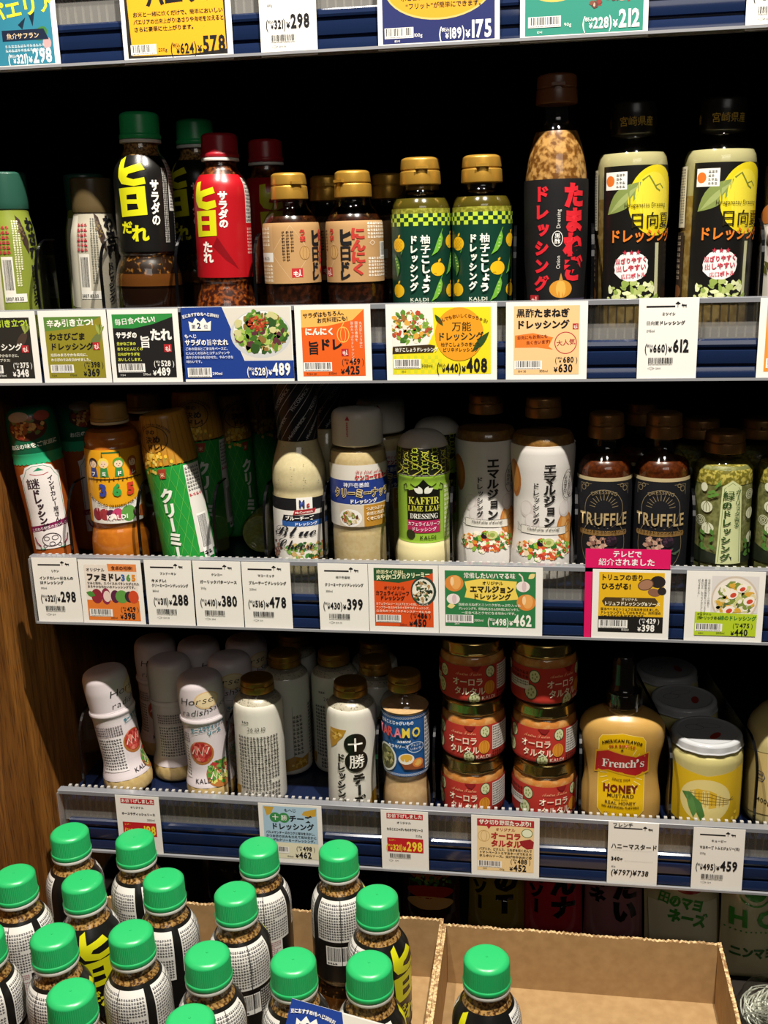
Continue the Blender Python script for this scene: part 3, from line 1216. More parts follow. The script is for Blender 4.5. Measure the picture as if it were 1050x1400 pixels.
for i, n in enumerate(['国産の玉ねぎとニンニクがたっぷり入った', 'ドレッシングで、野菜はもちろん肉料理にもピッタリ。', '一度食べるとクセになる味わいです。']):
    T.t.text(n, 49, 29.5 - i * 4.2, 3.2, '#e8f0dc', 'c', .02, min(1, 60 / T.t.width(n, 3.2, 1, .02)))
T.t.text('300ml', 34, 13.5, 3.6, '#f2efe0')
T.t.text('24×1', 15, 9.6, 2.6, '#f2efe0')
price_line(T.f, 90, 10, '498', '462', '#f4f2e6', 11)
T.b.bars(8, 13.5, 24, 6, seed=48)
T.end()
# the pink television card stands behind its tag
T = Tag(2, 42, 78, 'hot pink sign standing up behind the truffle price tag', h=89, cat='sign', card='#d8145f', group='promotion signs')
T.o.location.y = -.0026
T.t.text('テレビで', 25, 81.5, 7, '#f7eef0', 'l', .03, .95)
T.t.text('紹介されました', 12, 73.5, 7.4, '#f7eef0', 'l', .03, 1.0)
T.end()
T = Tag(2, 49, 71.5, 'yellow and black price tag reading 398 in front of the pink sign')
T.o.location.y = -.0046
T.p.rect(6, 7, 60, 60, '#e5b51e')
T.p.rect(6, 7, 60, 16, '#1c1a18')
T.p.poly([(9, 38), (12, 42), (58, 42), (61, 38), (58, 33), (12, 33)], '#4a3a1e')
T.p.ell(60, 58, 7, 6, '#262020', 16)
T.p.ell(49, 55, 7.5, 5.5, '#5a3e30', 18, 20)
T.p.ell(49, 55, 6.6, 4.6, '#a3765a', 18, 20)
T.p.ell(57, 47.5, 6, 4, '#8a5f48', 16, -10)
T.p.ell(64, 49, 4, 4, '#2a2424', 14)
T.t.text('トリュフの香り', 7.5, 59.5, 6.4, '#241c10', 'l', .035, .88)
T.t.text('ひろがる!', 8, 50.5, 6.8, '#241c10', 'l', .035, .95)
T.t.text('オリジナル', 27, 39, 3, '#f0e6c8', 'l', .02)
T.t.text('トリュフドレッシング&ソース', 11, 34.2, 4.4, '#f4ecd0', 'l', .03, .86)
for i, n in enumerate(['醤油ベースにトリュフの風味を加えました。', 'ドレッシングとしてはもちろん、肉料理の', 'ソースなどにもおすすめです。']):
    T.t.text(n, 8, 29.2 - i * 3.4, 3.1, '#241c10', 'l', .02, min(1, 56 / T.t.width(n, 3.1, 1, .02)))
T.t.text('150ml', 28, 8.6, 3, '#efece4')
price_two(T.f, 63, 8.6, '429', '398', '#f4f2ea', 6.6)
T.b.bars(8, 13, 24, 6, seed=49)
T.end()
T = Tag(2, 135, 70.5, 'lime green price tag reading 440 with a plate of figs and eggs')
T.p.rect(9, 29, 56, 36, '#dcd8d4')
T.p.rect(9, 29, 14, 36, '#efece4')
T.p.ell(44, 42, 21, 23, '#cfc0ae', 36)
T.p.ell(44, 42, 19.5, 21, '#efe6da', 36)
T.p.blobs(44, 41, 16.5, 16, ['#e9e0c4', '#dfd2a2', '#7e8f3e', '#cfd08a', '#f2ebd8', '#d9a83c', '#5c6b3a'], 110, 9, .1, .22, (22, 29.2, 64.8, 64.8))
for x, y, r in ((42, 47, 1), (57, 41, 1), (39, 31.5, 1), (50, 53, .9)):
    T.p.ell(x, y, 5.4 * r, 4.2 * r, '#f4ecdc', 18, 30)
    T.p.ell(x + .6, y - .6, 3 * r, 2.2 * r, '#cf4a32', 14, 30)
T.p.poly([(9, 6), (64.5, 6), (65, 28), (9, 29.5)], '#b4cc2a')
for i in range(4):
    T.t.vtext(['なめらかグリーンの色と', '香味野菜の風味をバランスよく', 'あわせた、おうちイタリアンの定番', 'ができました。'][3 - i], 11.5 + i * 3, 62, 2.5, INK, .0, 1.0)
T.t.text('オリジナル', 11, 26.2, 2.6, '#2c4a1c', 'l', .02)
T.t.text('ガーリック香る', 11, 22.2, 3.6, '#2c4a1c', 'l', .03, .84)
T.t.text('緑のドレッシング', 31.5, 22, 5, '#2f7a2c', 'l', .035, .82)
T.t.text('200ml', 29, 7.6, 3, INK)
T.t.text('24×1', 13, 7.4, 2.4, INK)
price_two(T.f, 62, 6.6, '475', '440', INK, 6.3)
T.b.bars(11, 12, 22, 5.6, seed=50)
T.end()


# ---- rail 3
def reduced(x, label, name, size, tax, pr, seed):
    T = Tag(3, x, 49.5, label)
    T.pt = 'heading_band'
    T.p.rect(6, 60, 38, 6.2, '#c01f26')
    pb = Art()
    pb.rect(6, 21, 38, 16.5, '#c01f26')
    pb.build('price_band', T.o, flat, 'paper', .4)
    T.t.text('お値下げしました', 25, 61.4, 5, '#f8efe6', 'c', .035, .92)
    T.t.text('オリジナル', 24, 54.5, 3, INK, 'c', .02)
    T.t.text(name, 25, 46.5, 3.5, INK, 'c', .03, min(1, 38 / T.t.width(name, 3.5, 1, .03)))
    T.t.text(size, 43, 40, 3.4, INK, 'r', .0)
    T.t.text('レジ一', 8, 33.8, 2.4, '#f6d23c', 'l', .02)
    price_line(T.f, 43.5, 23, tax, pr, '#f6dc3c', 10.5)
    T.b.bars(8.5, 14.5, 22, 4.4, '#141414', None, seed)
    T.b.text('12×1', 14, 9.8, 2.4, INK)
    T.b.ring(9.5, 10.6, 2.4, 1.1, .25, INK, 4)
    T.end()


reduced(-452, 'reduced price tag with red bands under the leaning horseradish bottle', 'ホースラディッシュソース', '200ml', '213', '198', 61)
T = Tag(3, -292.5, 68.5, 'pale blue price tag reading 462 with gold corner flakes')
T.p.rect(5, 5, 58.5, 62, '#e6e2c4')
T.p.rect(5, 24, 58.5, 43, '#a9c9dc')
T.p.poly([(6, 66), (17, 66), (14, 58), (9, 55)], '#c9a03a')
T.p.poly([(49, 62), (63, 66), (62, 57), (54, 56), (47, 58)], '#c9a03a')
T.p.ell(18, 53.5, 6, 6, '#3a8a4a', 22)
T.p.ell(27.5, 53.5, 6, 6, '#3a8a4a', 22)
T.t.text('もへじ', 28, 61, 4.4, INK, 'l', .02)
T.t.text('十', 14.5, 51, 7, '#f4f4ea', 'l', .05)
T.t.text('勝', 24, 51, 7, '#f4f4ea', 'l', .03)
T.t.text('チーズ', 33, 50, 8.4, INK, 'l', .04, .98)
T.t.text('ドレッシング', 13, 40, 8.2, INK, 'l', .035, .95, rot=1)
for i, n in enumerate(['パルメザンチーズのコクと酸味を活かし、', 'かつお節の旨みも加えて風味豊かに', '仕上げたクリーミードレッシング。']):
    T.t.text(n, 7, 34.5 - i * 4.4, 3.5, INK, 'l', .02, min(1, 55 / T.t.width(n, 3.5, 1, .02)))
T.t.text('190ml', 29, 6.6, 3, INK)
price_two(T.f, 60, 6.4, '498', '462', INK, 7.2)
T.b.bars(8, 13, 22, 5.6, seed=62)
T.end()
reduced(-161, 'reduced price tag reading 298 under the blue-labelled sauce bottle', 'たらことじゃがいものタラモソース', '225g', '321', '298', 63)
T = Tag(3, -67, 69.5, 'cream price tag reading 452 with painted onion and strawberry')
T.p.rect(6, 6, 58, 60, '#efd29a')
T.p.poly([(6, 66), (64, 66), (64, 58), (40, 59), (20, 57.5), (18, 54), (16, 57.5), (6, 57.5)], '#b32a30')
T.p.ring(13, 46, 6, 6.5, .6, '#c9a468', 20)
T.p.ring(13, 46, 3, 6, .5, '#c9a468', 16)
T.p.ell(57, 51.5, 5.4, 4.8, '#e9efd0', 18)
T.p.ring(57, 51.5, 5.4, 4.8, .7, '#4a6a3a', 20)
T.p.poly([(49, 42), (60, 45), (64, 42), (63, 34), (57, 33), (51, 37)], '#9a2428')
T.t.text('ザク切り野菜たっぷり!', 8, 60, 6, '#f8efe0', 'l', .05, .86)
T.t.text('オリジナル', 25, 53, 4, '#a32a2c', 'l', .02)
T.t.text('オーロラ', 20, 44, 8.4, '#b3302e', 'l', .05, .92)
T.t.text('タルタル', 20, 35, 8.4, '#b3302e', 'l', .05, .92)
for i, n in enumerate(['パプリカ、ピクルス、玉ねぎを粗く刻んで', 'トマトペーストとマヨネーズで和えた', 'タルタルソース。揚げ物やお肉に◎']):
    T.t.text(n, 8, 30 - i * 4, 3.4, INK, 'l', .02, min(1, 54 / T.t.width(n, 3.4, 1, .02)))
T.t.text('100g', 29, 7.2, 2.8, INK)
T.t.text('16×1', 12, 7.4, 2.6, INK)
price_two(T.f, 61, 7, '488', '452', INK, 7.2)
T.b.bars(8, 11.5, 22, 5.6, seed=64)
T.end()
# handwritten one
T = Tag(3, 71, 49.5, 'white price tag filled in by hand under the honey mustard', h=71)
T.pt = 'logo_bar'
T.p.rect(5.5, 63.3, 28, 1.3, INK)
tree_and_goat(T.p, 36, 62, .95, INK)
for k in range(26):
    T.p.rect(5 + k * 1.5, 39, .6, .3, '#8a8a8a', 30)
    T.p.rect(17 + k * 1.1, 27, .5, .3, '#8a8a8a', 30)
T.t.text('フレンチ', 4, 65.5, 5.2, INK, 'l', .015, .98, rot=1)
T.t.text('ハニーマスタード', 3, 41, 6.8, INK, 'l', .02, .84)
T.t.text('340g', 3.5, 27, 5.6, INK, 'l', .04, .95)
T.t.text('税込', 4, 19, 2.2, INK)
T.f.text('(¥797)¥738', 3.5, 10.5, 8.4, INK, 'l', .02, .82, shear=.1)
T.end()
white_tag(3, 154, 49.5, 'white price tag reading 459 under the corn-pictured jar', 'キューピー', 'マヨネーズ トムとジェリー(瓶)', '250g', '495', '459', '12×1', 66)

# ------------------------------------------------------------------ the bottles
GOLD = mat('#c99a3e', 'metal')
BRONZE = mat('#8a6236', 'metal')


def scaled(pts, k=1, kz=None):
    return [(r * k, z * (kz or k)) for r, z in pts]


# tall sesame dressing bottle (black print, green cap) and its red sister
UMA = [(22, 0), (29, 1.5), (30.8, 8), (30.8, 30), (30.7, 50), (29.6, 64), (27.5, 73), (26.6, 77), (28.4, 80), (28.6, 84), (28.6, 150), (27, 160), (21, 170), (17, 176), (16.2, 186), (16.2, 189)]


UMB = [(22, 0), (31, 1.5), (32.8, 8), (32.8, 46), (32, 60), (29.6, 70), (26.8, 76), (26, 79), (27.4, 81), (27.6, 85), (27.6, 150), (26.4, 160), (21, 170), (17, 176), (16.2, 186), (16.2, 189)]
UMR = [(22, 0), (31, 1.5), (34.4, 8), (34.4, 24), (33, 36), (30, 46), (27.6, 53), (27, 57), (28.4, 60), (28.6, 64), (28.6, 150), (27, 160), (21, 170), (17, 176), (16.2, 186), (16.2, 189)]


def make_sesame(label, cat='bottle', red=False, group=None, fine=False):
    t = thing('dressing_bottle', label, cat, group)
    pr = fillet(UMR if red else UMA if fine else UMB, 5, 4)

    shell(t, pr, CLEAR)
    sm = sauce('sesame_red', '#2e0e05', '#8a4516', 260, .45, .66, .3) if red else sauce('sesame', '#4a2a10', '#b98f52', 420, .4, .6, .35)
    fill(t, pr, 182, sm)
    if not red:
        b = MB()
        b.lathe([(24, 2)] + [(r - .4, z) for r, z in pr if 2 < z < 51] + [(20, 51)], 48)
        b.build('soy_layer', mat('#1a0c05', 'gloss'), t)
        b = MB()
        b.lathe([(20, 51)] + [(r - .4, z) for r, z in pr if 48 < z < 64] + [(20, 64)], 48)
        b.build('oil_layer', mat('#5c3614', 'gloss'), t)
        b = MB()
        b.lathe([(20, 62)] + [(r - .4, z) for r, z in pr if 62 < z < 86] + [(20, 86)], 48)
        b.build('dark_layer', sauce('settled_sesame', '#1e1006', '#8a5a1e', 260, .56, .72, .3), t)
    screw_cap(t, 19, 186, 24.5, mat('#a31c28' if red else '#27ad62', 'plastic'), '#d9d8d0', fine)
    R = 28.6 if fine or red else 27.6
    C = PI * R
    A, L = Art(), Art()
    BG = '#a3121b' if red else '#141312'
    Y = '#cfce1a'
    A.rect(-C, 64 if red else 83, 2 * C, 105 if red else 88, BG)
    if red:
        A.rect(38, 66, 26, 100, '#b3141c')
        A.rect(40, 120, 24, 46, '#c9c2ba')
        A.micro(41, 121, 22, 44, 12, '#3a2a2a', 2)
        A.micro(41, 88, 22, 28, 8, '#e8b0a8', 3)
        A.poly([(1, 96), (6, 106), (16, 90), (28, 72), (14, 82)], '#7a0c14')
        L.poly([(-19, 161), (-12, 162), (-11, 152), (4, 156), (6, 150), (-8, 146), (-9, 142), (-3, 141), (6, 143), (7, 136), (-3, 133), (-15, 136), (-19, 142)], Y)
        L.raw([(-19, 132), (6, 133), (6, 107), (-18, 106), (-11, 127), (-1, 127), (-1, 122), (-11, 122), (-11, 118), (-1, 118), (-1, 112), (-11, 112)], [(0, 1, 5, 4), (0, 4, 7, 8, 11, 3), (1, 2, 10, 9, 6, 5), (3, 11, 10, 2), (7, 6, 9, 8)], Y)
        L.vtext('サラダの', 13.5, 152, 9.8, '#efe4da', .045, .95)
        L.vtext('たれ', -5, 101, 12, '#efe4da', .045, .9)
    else:
        # white information panels on the back and side
        A.poly([(33, 168), (33, 121), (86, 121), (86, 168)], '#e2e0da')
        A.rect(59.6, 86, .7, 82, '#141312')
        A.rect(61, 96, 16, 26, '#e2e0da')
        A.poly([(-86, 168), (-86, 127), (-38, 127), (-38, 168)], '#e2e0da')
        A.rect(-62, 96, .8, 72, '#141312')
        A.micro(34.5, 123, 50, 43, 15, '#3a383e', 5)
        A.micro(62, 97, 14, 24, 12, '#a8606a', 6)
        A.micro(43, 88, 16, 32, 12, '#c8c6c0', 7)
        A.micro(-85, 129, 46, 37, 13, '#3a383e', 8)
        A.bars(-76, 106, 20, 15, seed=70)
        A.micro(-54, 88, 16, 36, 13, '#c8c6c0', 9)
        A.micro(25, 90, 6, 70, 3, '#bfbdb6', 10, vert=True)
        L.poly([(-20, 167), (-14, 170), (-13, 159), (4, 164), (8, 158), (-8, 154), (-10, 151), (-3, 149), (7, 151), (8, 145), (-3, 143), (-16, 145), (-20, 151)], Y)
        L.raw([(-20, 141), (7, 143), (8, 117), (-18, 115), (-11, 135), (-1, 136), (-1, 131), (-11, 131), (-11, 127), (-1, 127), (0, 122), (-11, 121)], [(0, 1, 5, 4), (0, 4, 7, 8, 11, 3), (1, 2, 10, 9, 6, 5), (3, 11, 10, 2), (7, 6, 9, 8)], Y)
        L.vtext('サラダの', 16, 149, 11, '#f0eee6', .04, .95, .8)
        L.text('だ', -19, 101, 12, Y, 'l', .05)
        L.text('れ', -8, 94, 16, Y, 'l', .05)
    print_on(t, pr, R, A, L)
    return t


# shrink-filmed wasabi bottle and its pale sister
WAS = [(18, 0), (24, 1), (25, 6), (25, 92), (24, 106), (20.5, 120), (19.6, 126), (19.6, 127)]


def make_wasabi(label, body, capc, H, group, band):
    t = thing('dressing_bottle', label, 'bottle', group)
    pr = fillet(scaled(WAS, .96, H / 162), 5, 5)
    shell(t, pr, mat(body, 'film'))
    k = H / 162
    b = MB()
    b.lathe(fillet([(16, 126 * k), (19.6, 126 * k), (20, 132 * k), (20, 160 * k), (18, 161.2 * k), (17, 161.2 * k), (16.4, 160 * k), (.01, 160 * k)], 1.2, 3), 48)
    b.build('cap', mat(capc, 'film'), t)
    R = 24
    A, L = Art(), Art()
    A.rect(-30, 30, 13, 88, band)
    A.rect(-15, 46, 11, 36, '#d8d4c8')
    A.bars(-13.5, 50, 8, 29, '#222222', None, 71, False)
    A.rect(-15, 38.5, 21, 8, '#d9d6cc')
    L.text('2027.03.22', -14, 40.4, 4.2, INK, 'l', .02, .8)
    A.micro(-2, 52, 8, 64, 3, '#e0dcc0' if band == '#cfc9b4' else '#5a5a50', 12, vert=True)
    A.poly([(3, 121), (8, 117), (14, 96), (13, 84), (8, 94), (5, 108)], '#3a2c26')
    A.blobs(8, 104, 3.6, 12, ['#5a4a3a', '#6a5a34', '#2c241c'], 14, 12, .3, .5)
    A.micro(-16, 84, 11, 28, 6, '#a3303a', 14)
    L.vtext('わさび', 20, 119, 13.5, INK, .06, 1.0)
    L.vtext('ドレッシング', 16, 74, 6.6, INK, .05, .98)
    L.vtext('ごま', 35, 90, 15, INK, .05, .9)
    A.ell(46, 60, 10, 22, '#4a5a2c', 18, 15)
    print_on(t, pr, R, A, L)
    return t


UMD = [(18, 0), (25.5, 1.5), (27, 7), (27, 98), (26.4, 106), (23, 113), (17.5, 119), (15.6, 124), (15.6, 128)]


def make_garlic(label, group):
    t = thing('dressing_bottle', label, 'bottle', group)
    pr = fillet(UMD, 4, 4)
    shell(t, pr, CLEAR)
    fill(t, pr, 112, sauce('soy_garlic', '#180a05', '#3a1a0a', 200, .4, .7, .2))
    flip_cap(t, 17.2, 127, 24, GOLD)
    R = 27
    C = PI * R
    A, L = Art(), Art()
    A.rect(-C, 26, 2 * C, 72, '#b08a5c')
    A.ring(-13, 62, 20, 33, .3, '#d8c09a', 4)
    A.rect(-56, 27, 24, 69, '#b89468')
    A.micro(-55, 66, 22, 28, 6, '#e8dcc4', 15)
    A.rect(-56, 52, 24, 11, '#e4e1d8')
    L.text('26. 08.25', -54, 54.8, 4.8, INK, 'l', .0, .9)
    A.micro(-55, 28, 22, 22, 5, '#e8dcc4', 16)
    A.micro(-22, 52, 13, 36, 3, '#3a2410', 17, vert=True)
    seal(A, -13, 33, 11)
    A.ell(1, 62, 5.4, 8, '#b8905a', 18)
    A.ring(1, 62, 5.4, 8, .5, '#8a642e', 18)
    A.ring(1, 62, 2.2, 7.6, .4, '#8a642e', 14)
    L.vtext('うま', -1, 90, 7.4, '#b3352a', .05)
    L.text('ヒ', 7, 71, 21, INK, 'l', .06, .72)
    L.text('日', 7, 53, 19, INK, 'l', .06, .74)
    L.vtext('ドレ', 13, 50, 12, INK, .06, .85)
    L.vtext('にんにく', 27, 90, 14.5, '#b3352a', .06, .95)
    A.micro(37, 77, 30, 20, 5, '#f2eadc', 18)
    L.ring(42, 72, 3, 3, .5, '#f4eee0', 4)
    A.bars(54, 57, 18, 15, seed=72)
    A.micro(37, 32, 36, 24, 6, '#f2eadc', 19)
    A.fit(.765, 25, .95, 26)
    L.fit(.765, 25, .95, 26)
    print_on(t, pr, R, A, L, 'paper')
    return t


YUZ = [(19, 0), (26, 1.2), (27.5, 6), (27.5, 112), (27, 118), (23, 125), (17.4, 129.5), (15.8, 133), (15.8, 138)]


def make_yuzu(label, group):
    t = thing('dressing_bottle', label, 'bottle', group)
    pr = fillet(YUZ, 4, 4)
    shell(t, pr, CLEAR)
    fill(t, pr, 124, mat('#4a4212', 'gloss'))
    b = MB()
    b.lathe([(26.9, 100), (26.95, 115), (20, 115)], 48)
    b.build('pepper_layer', sauce('yuzu_pulp', '#8a8a2c', '#b8b84a', 300), t)
    flip_cap(t, 18.4, 136, 24, GOLD)
    R = 27.6
    C = PI * R
    A, L = Art(), Art()
    A.rect(-C, 6, 2 * C, 92, '#123a2c')
    n = 38
    q = 2 * C / n
    for i in range(n):
        for j in range(3):
            A.rect(-C + i * q, 98 + j * q, q, q, '#b9d23a' if (i + j) % 2 else '#16382a', 5)
    A.lay = 6

    def yz(x, y, r):
        A.ell(x, y, r, r * 1.02, '#e9b81e', 22)
        for i in range(-3, 4):
            for j in range(-3, 4):
                if (i + j) % 2 == 0 and (i * i + j * j) < 9:
                    A.rect(x + i * r * .26 - r * .13, y + j * r * .26 - r * .13, r * .26, r * .26, '#d9a318', A.lay + 1 if False else 9)
        A.lay = max(A.lay, 10)
        A.leaf(x, y + r, 5, 2.4, 60, '#e9b81e')
        for k in range(5):
            A.ell(x - r * .6 + .6 * k, y - r * .7 + (k % 2) * .8, .35, .35, '#5a4a10', 6)

    def chili(x, y, s, col='#6fb03a', rot=0):
        c, q = math.cos(math.radians(rot)), math.sin(math.radians(rot))
        P = [(4, 22), (6, 14), (4, 4), (-1, -4), (-8, -9), (-5, -2), (-2, 8), (1, 16)]
        A.poly([(x + (a * c - b * q) * s, y + (a * q + b * c) * s) for a, b in P], col)
        for k in range(4):
            a, b = 2.4 - k * .5, 15 - k * 4.5
            A.ell(x + (a * c - b * q) * s, y + (a * q + b * c) * s, 1.5 * s, 1 * s, '#a8d06a', 8)
        A.stroke([(x + 4 * s, y + 21 * s), (x + 6 * s, y + 26 * s)], 1.3 * s, '#4f8a2c')
    for x, y in ((-26, 77), (-27, 25), (14, 49), (31, 80), (31, 24), (-62, 50), (60, 50), (-70, 86), (72, 82)):
        yz(x, y, 7.6)
    for x, y in ((14, 72), (13, 20), (30, 50), (52, 78), (-50, 70), (50, 22)):
        chili(x, y, .86)
    chili(-25, 50, .8, '#4a7a34', 28)
    L.vtext('柚子こしょう', 1.5, 88, 10.5, '#eef0e2', .05, 1.04, .95)
    L.vtext('ドレッシング', -10, 88, 9.8, '#eef0e2', .05, 1.08, .85)
    L.text('KALDI', -5, 13, 5.6, '#d8dccb', 'c', .02, 1.05)
    A.fit(.79, 1.7, 1, 98)
    L.fit(.79, 1.7, .9, 98)
    print_on(t, pr, R, A, L)
    return t


TAM = [(21, 0), (26.5, 1.5), (28, 6), (28.6, 128), (28.4, 138), (25.5, 158), (20, 176), (15.5, 184), (14.8, 196), (14.8, 202)]


def make_onion(label):
    t = thing('dressing_bottle', label, 'bottle')
    pr = fillet(TAM, 5, 5)
    shell(t, pr, CLEAR)
    fill(t, pr, 177, sauce('chopped_onion', '#6a4218', '#b98d50', 190, .4, .6, .3))
    flip_cap(t, 18, 200, 25, mat('#6a3f22', 'plastic'))
    R = 28.6
    A, L = Art(), Art()
    A.rect(-44, -10, 88, 146, '#131214')
    RD = '#d0202c'
    L.vtext('たまねぎ', 15, 132, 24.5, RD, .065, .98, .84)
    L.vtext('ドレッシング', -15, 131, 15.5, RD, .06, 1.14, .9)
    L.ring(-.5, 78, 4.6, 7.4, .6, '#e8e6e0', 18)
    L.vtext('黒酢', -.5, 83.6, 5.4, '#f2f0ea', .03)
    L.text('Onion', 2, 48, 5, '#d8d4cc', 'l', .0, 1, rot=90)
    L.text('Dressing', 2, 88, 5, '#d8d4cc', 'l', .0, 1, rot=90)
    A.ell(3, 28, 10.5, 9, '#c98a2a', 22)
    A.ell(3, 28, 4.5, 8.8, '#e0a84a', 16)
    A.poly([(1, 36), (5, 36), (3, 44)], '#b8863a')
    A.rect(2, 6, 34, 12, '#4a4258')
    seal(A, -28, 12, 10)
    A.fit(.88, 0, 1, 136)
    L.fit(.88, 0, 1, 136)
    print_on(t, pr, R, A, L, 'paper')
    return t


HYU = [(23, 0), (30.5, 1.5), (32, 7), (32, 146), (31, 153), (27, 160), (20.5, 166), (17.5, 170), (17, 174)]


def make_citrus(label, group):
    t = thing('dressing_bottle', label, 'bottle', group)
    pr = fillet(HYU, 5, 5)
    shell(t, pr, CLEAR)
    fill(t, pr, 118, sauce('citrus_dressing', '#8a7038', '#a89058', 160))
    b = MB()
    b.lathe([(30.9, 117), (31.0, 145), (30, 152), (28, 156), (20, 156)], 48)
    b.build('oil_layer', mat('#a9a478', 'gloss'), t)
    b = MB()
    cp = fillet([(15, 171), (19.5, 172), (19.8, 190), (18.8, 198), (16.5, 199.5), (.01, 199.5)], 1.5, 3)
    b.lathe(cp, 48)
    c = b.build('cap', mat('#15120f', 'film'), t)
    A = Art()
    for k in range(3):
        A.text('宮崎県産', k * 40 - 2, 179, 8.6, '#c2a040', 'c', .0, .92)
    A.build('cap_lettering', c, wrapper(cp, 19.6), 'paper', .3, 5)
    R = 32
    A, L = Art(), Art()
    A.rect(-36, 8, 68, 118, '#151412')
    A.ell(14, 96, 26, 30, '#dcc823', 36)
    A.ell(11, 100, 17, 20, '#e4d440', 30)
    A.leaf(-1, 112, 40, 17, 222, '#7d8c4c')
    A.leaf(-3, 109, 34, 5, 222, '#98a566')
    A.stroke([(0, 113), (6, 117), (14, 106), (18, 104)], 1.6, '#7a8030')
    A.stroke([(12, 108), (18, 110), (22, 106)], 1.2, '#7a8030')
    A.rect(-33, 106, 20, 15, '#e9e6de')
    A.ell(-28.5, 113.5, 4.2, 4.6, '#d9702a', 16)
    A.micro(-22.5, 107, 8, 13, 4, '#6a6a66', 21)
    A.rect(14, 8, 4, 52, '#b9b893')
    A.blobs(-4, 14, 26, 13, ['#a9b86a', '#c9d28c', '#8aa04e', '#d9dfae'], 70, 22, .1, .26, (-35, 8.2, 31, 40))
    A.ell(-8, 40, 15, 13, '#efe6e4', 14)
    A.ell(-8, 40, 15.6, 10, '#efe6e4', 10, 20)
    L.text('Hyuganatsu Dressing', -15, 91, 5.2, '#3a3214', 'l', .0, .86)
    L.text('日向夏', -11, 74, 14.5, '#26200e', 'l', .03, .98)
    L.text('ドレッシング', -28, 62, 12, '#d9782a', 'l', .03, .88)
    RS = '#c23a4c'
    for k in range(3):
        L.text('★', -16 + k * 5.6, 50.5, 5, RS, 'l', 0)
    L.text('混ざりやすく', -8, 43.5, 5.2, RS, 'c', .035, .9, rot=4)
    L.text('出しやすい', -8, 37, 5.6, RS, 'c', .035, .94, rot=4)
    L.text('広口ボトル', -6, 30.5, 4.6, RS, 'c', .035, .94, rot=4)
    # narrow back label that shows at the side
    A.rect(-62, 72, 17, 52, '#d8d2bc')
    A.micro(-61, 74, 14, 48, 5, '#4a4638', 23, vert=True)
    A.rect(-64, 8, 19, 60, '#3c3028')
    A.micro(-62, 26, 15, 40, 8, '#b8a890', 24)
    A.ell(-54, 16, 8, 6, '#8a5a34', 12)
    A.fit(1, 19)
    L.fit(1, 19)
    print_on(t, pr, R, A, L, 'film')
    return t


G1 = 'dressing bottles in the front row of the second shelf'


def P(t, x, y, row, spin=0, lean=0, dz=0, pitch=0):
    # most faces are turned towards the middle of the aisle
    return pose(t, x, y, SZ[row] + .6 + dz + 24 * math.sin(math.radians(abs(lean) + abs(pitch))), spin + math.degrees(math.atan2(-x, 950 + y)), lean, pitch)


W1 = make_wasabi('olive green wasabi bottle with dark green cap at the shelf end', '#7a8632', '#244c3e', 162, None, '#cfc9b4')
P(W1, -523, 44, 1, 8, .5)
P(dup(W1, 'shadowed green wasabi bottle standing behind the front olive one'), -470, 110, 1, 6, 0)
W2 = make_wasabi('pale grey wasabi sesame bottle with grey-brown cap', '#aba593', '#57492f', 155, None, '#c9c4b4')
P(W2, -447, 66, 1, -6, 1.5)
P(dup(W2, 'shadowed pale wasabi bottle standing behind the front pale one'), -414, 112, 1, 10, 0)

U = make_sesame('black sesame bottle with bright green cap on the second shelf, foremost', group='black sesame bottles')
P(U, -386, 50, 1, -12, 1.2)
U2 = dup(U, 'dim green-capped sesame bottle behind the black one on the second shelf')
P(U2, -352, 124, 1, -40)
RDB = make_sesame('red sesame bottle with red cap and yellow lettering', red=True)
RDB.scale = (.92, .92, .895)
P(RDB, -307, 48, 1, -26, 1)
r2 = dup(RDB, 'dim red-capped bottle behind the bright red sesame bottle')
P(r2, -279, 122, 1, 20)
GB = 'brown garlic bottles with gold caps'
K = make_garlic('gold-capped brown garlic bottle beside the red bottle, date sticker in view', GB)
P(K, -238, 45, 1, 24)
P(dup(K, 'gold-capped brown garlic bottle with red hiragana in view, beside the green yuzu bottles'), -177, 45, 1, -48)
P(dup(K, 'dim gold-capped garlic bottle behind the one with the date sticker'), -215, 110, 1, 10)
P(dup(K, 'dim gold-capped garlic bottle behind the one with red hiragana'), -153, 112, 1, 60)
YG = 'green yuzu pepper bottles with chequered labels'
K = make_yuzu('gold-capped green yuzu bottle beside the brown garlic bottles', YG)
P(K, -113.5, 44, 1, 4)
P(dup(K, 'gold-capped green yuzu bottle beside the tall onion bottle'), -57, 44, 1, 2)
P(dup(K, 'green yuzu bottle glimpsed between the garlic and yuzu rows, behind'), -128, 174, 1, 40)
ON = make_onion('tall chopped onion dressing bottle with black label and brown cap')
P(ON, 11, 45, 1, 4, -.4)
CG = 'yellow citrus dressing bottles with black caps'
K = make_citrus('black-capped citrus bottle beside the tall onion bottle', CG)
P(K, 79, 50, 1, 16, -.6)
P(dup(K, 'black-capped citrus bottle beside the olive-patterned bottle'), 152, 50, 1, 24, .6)


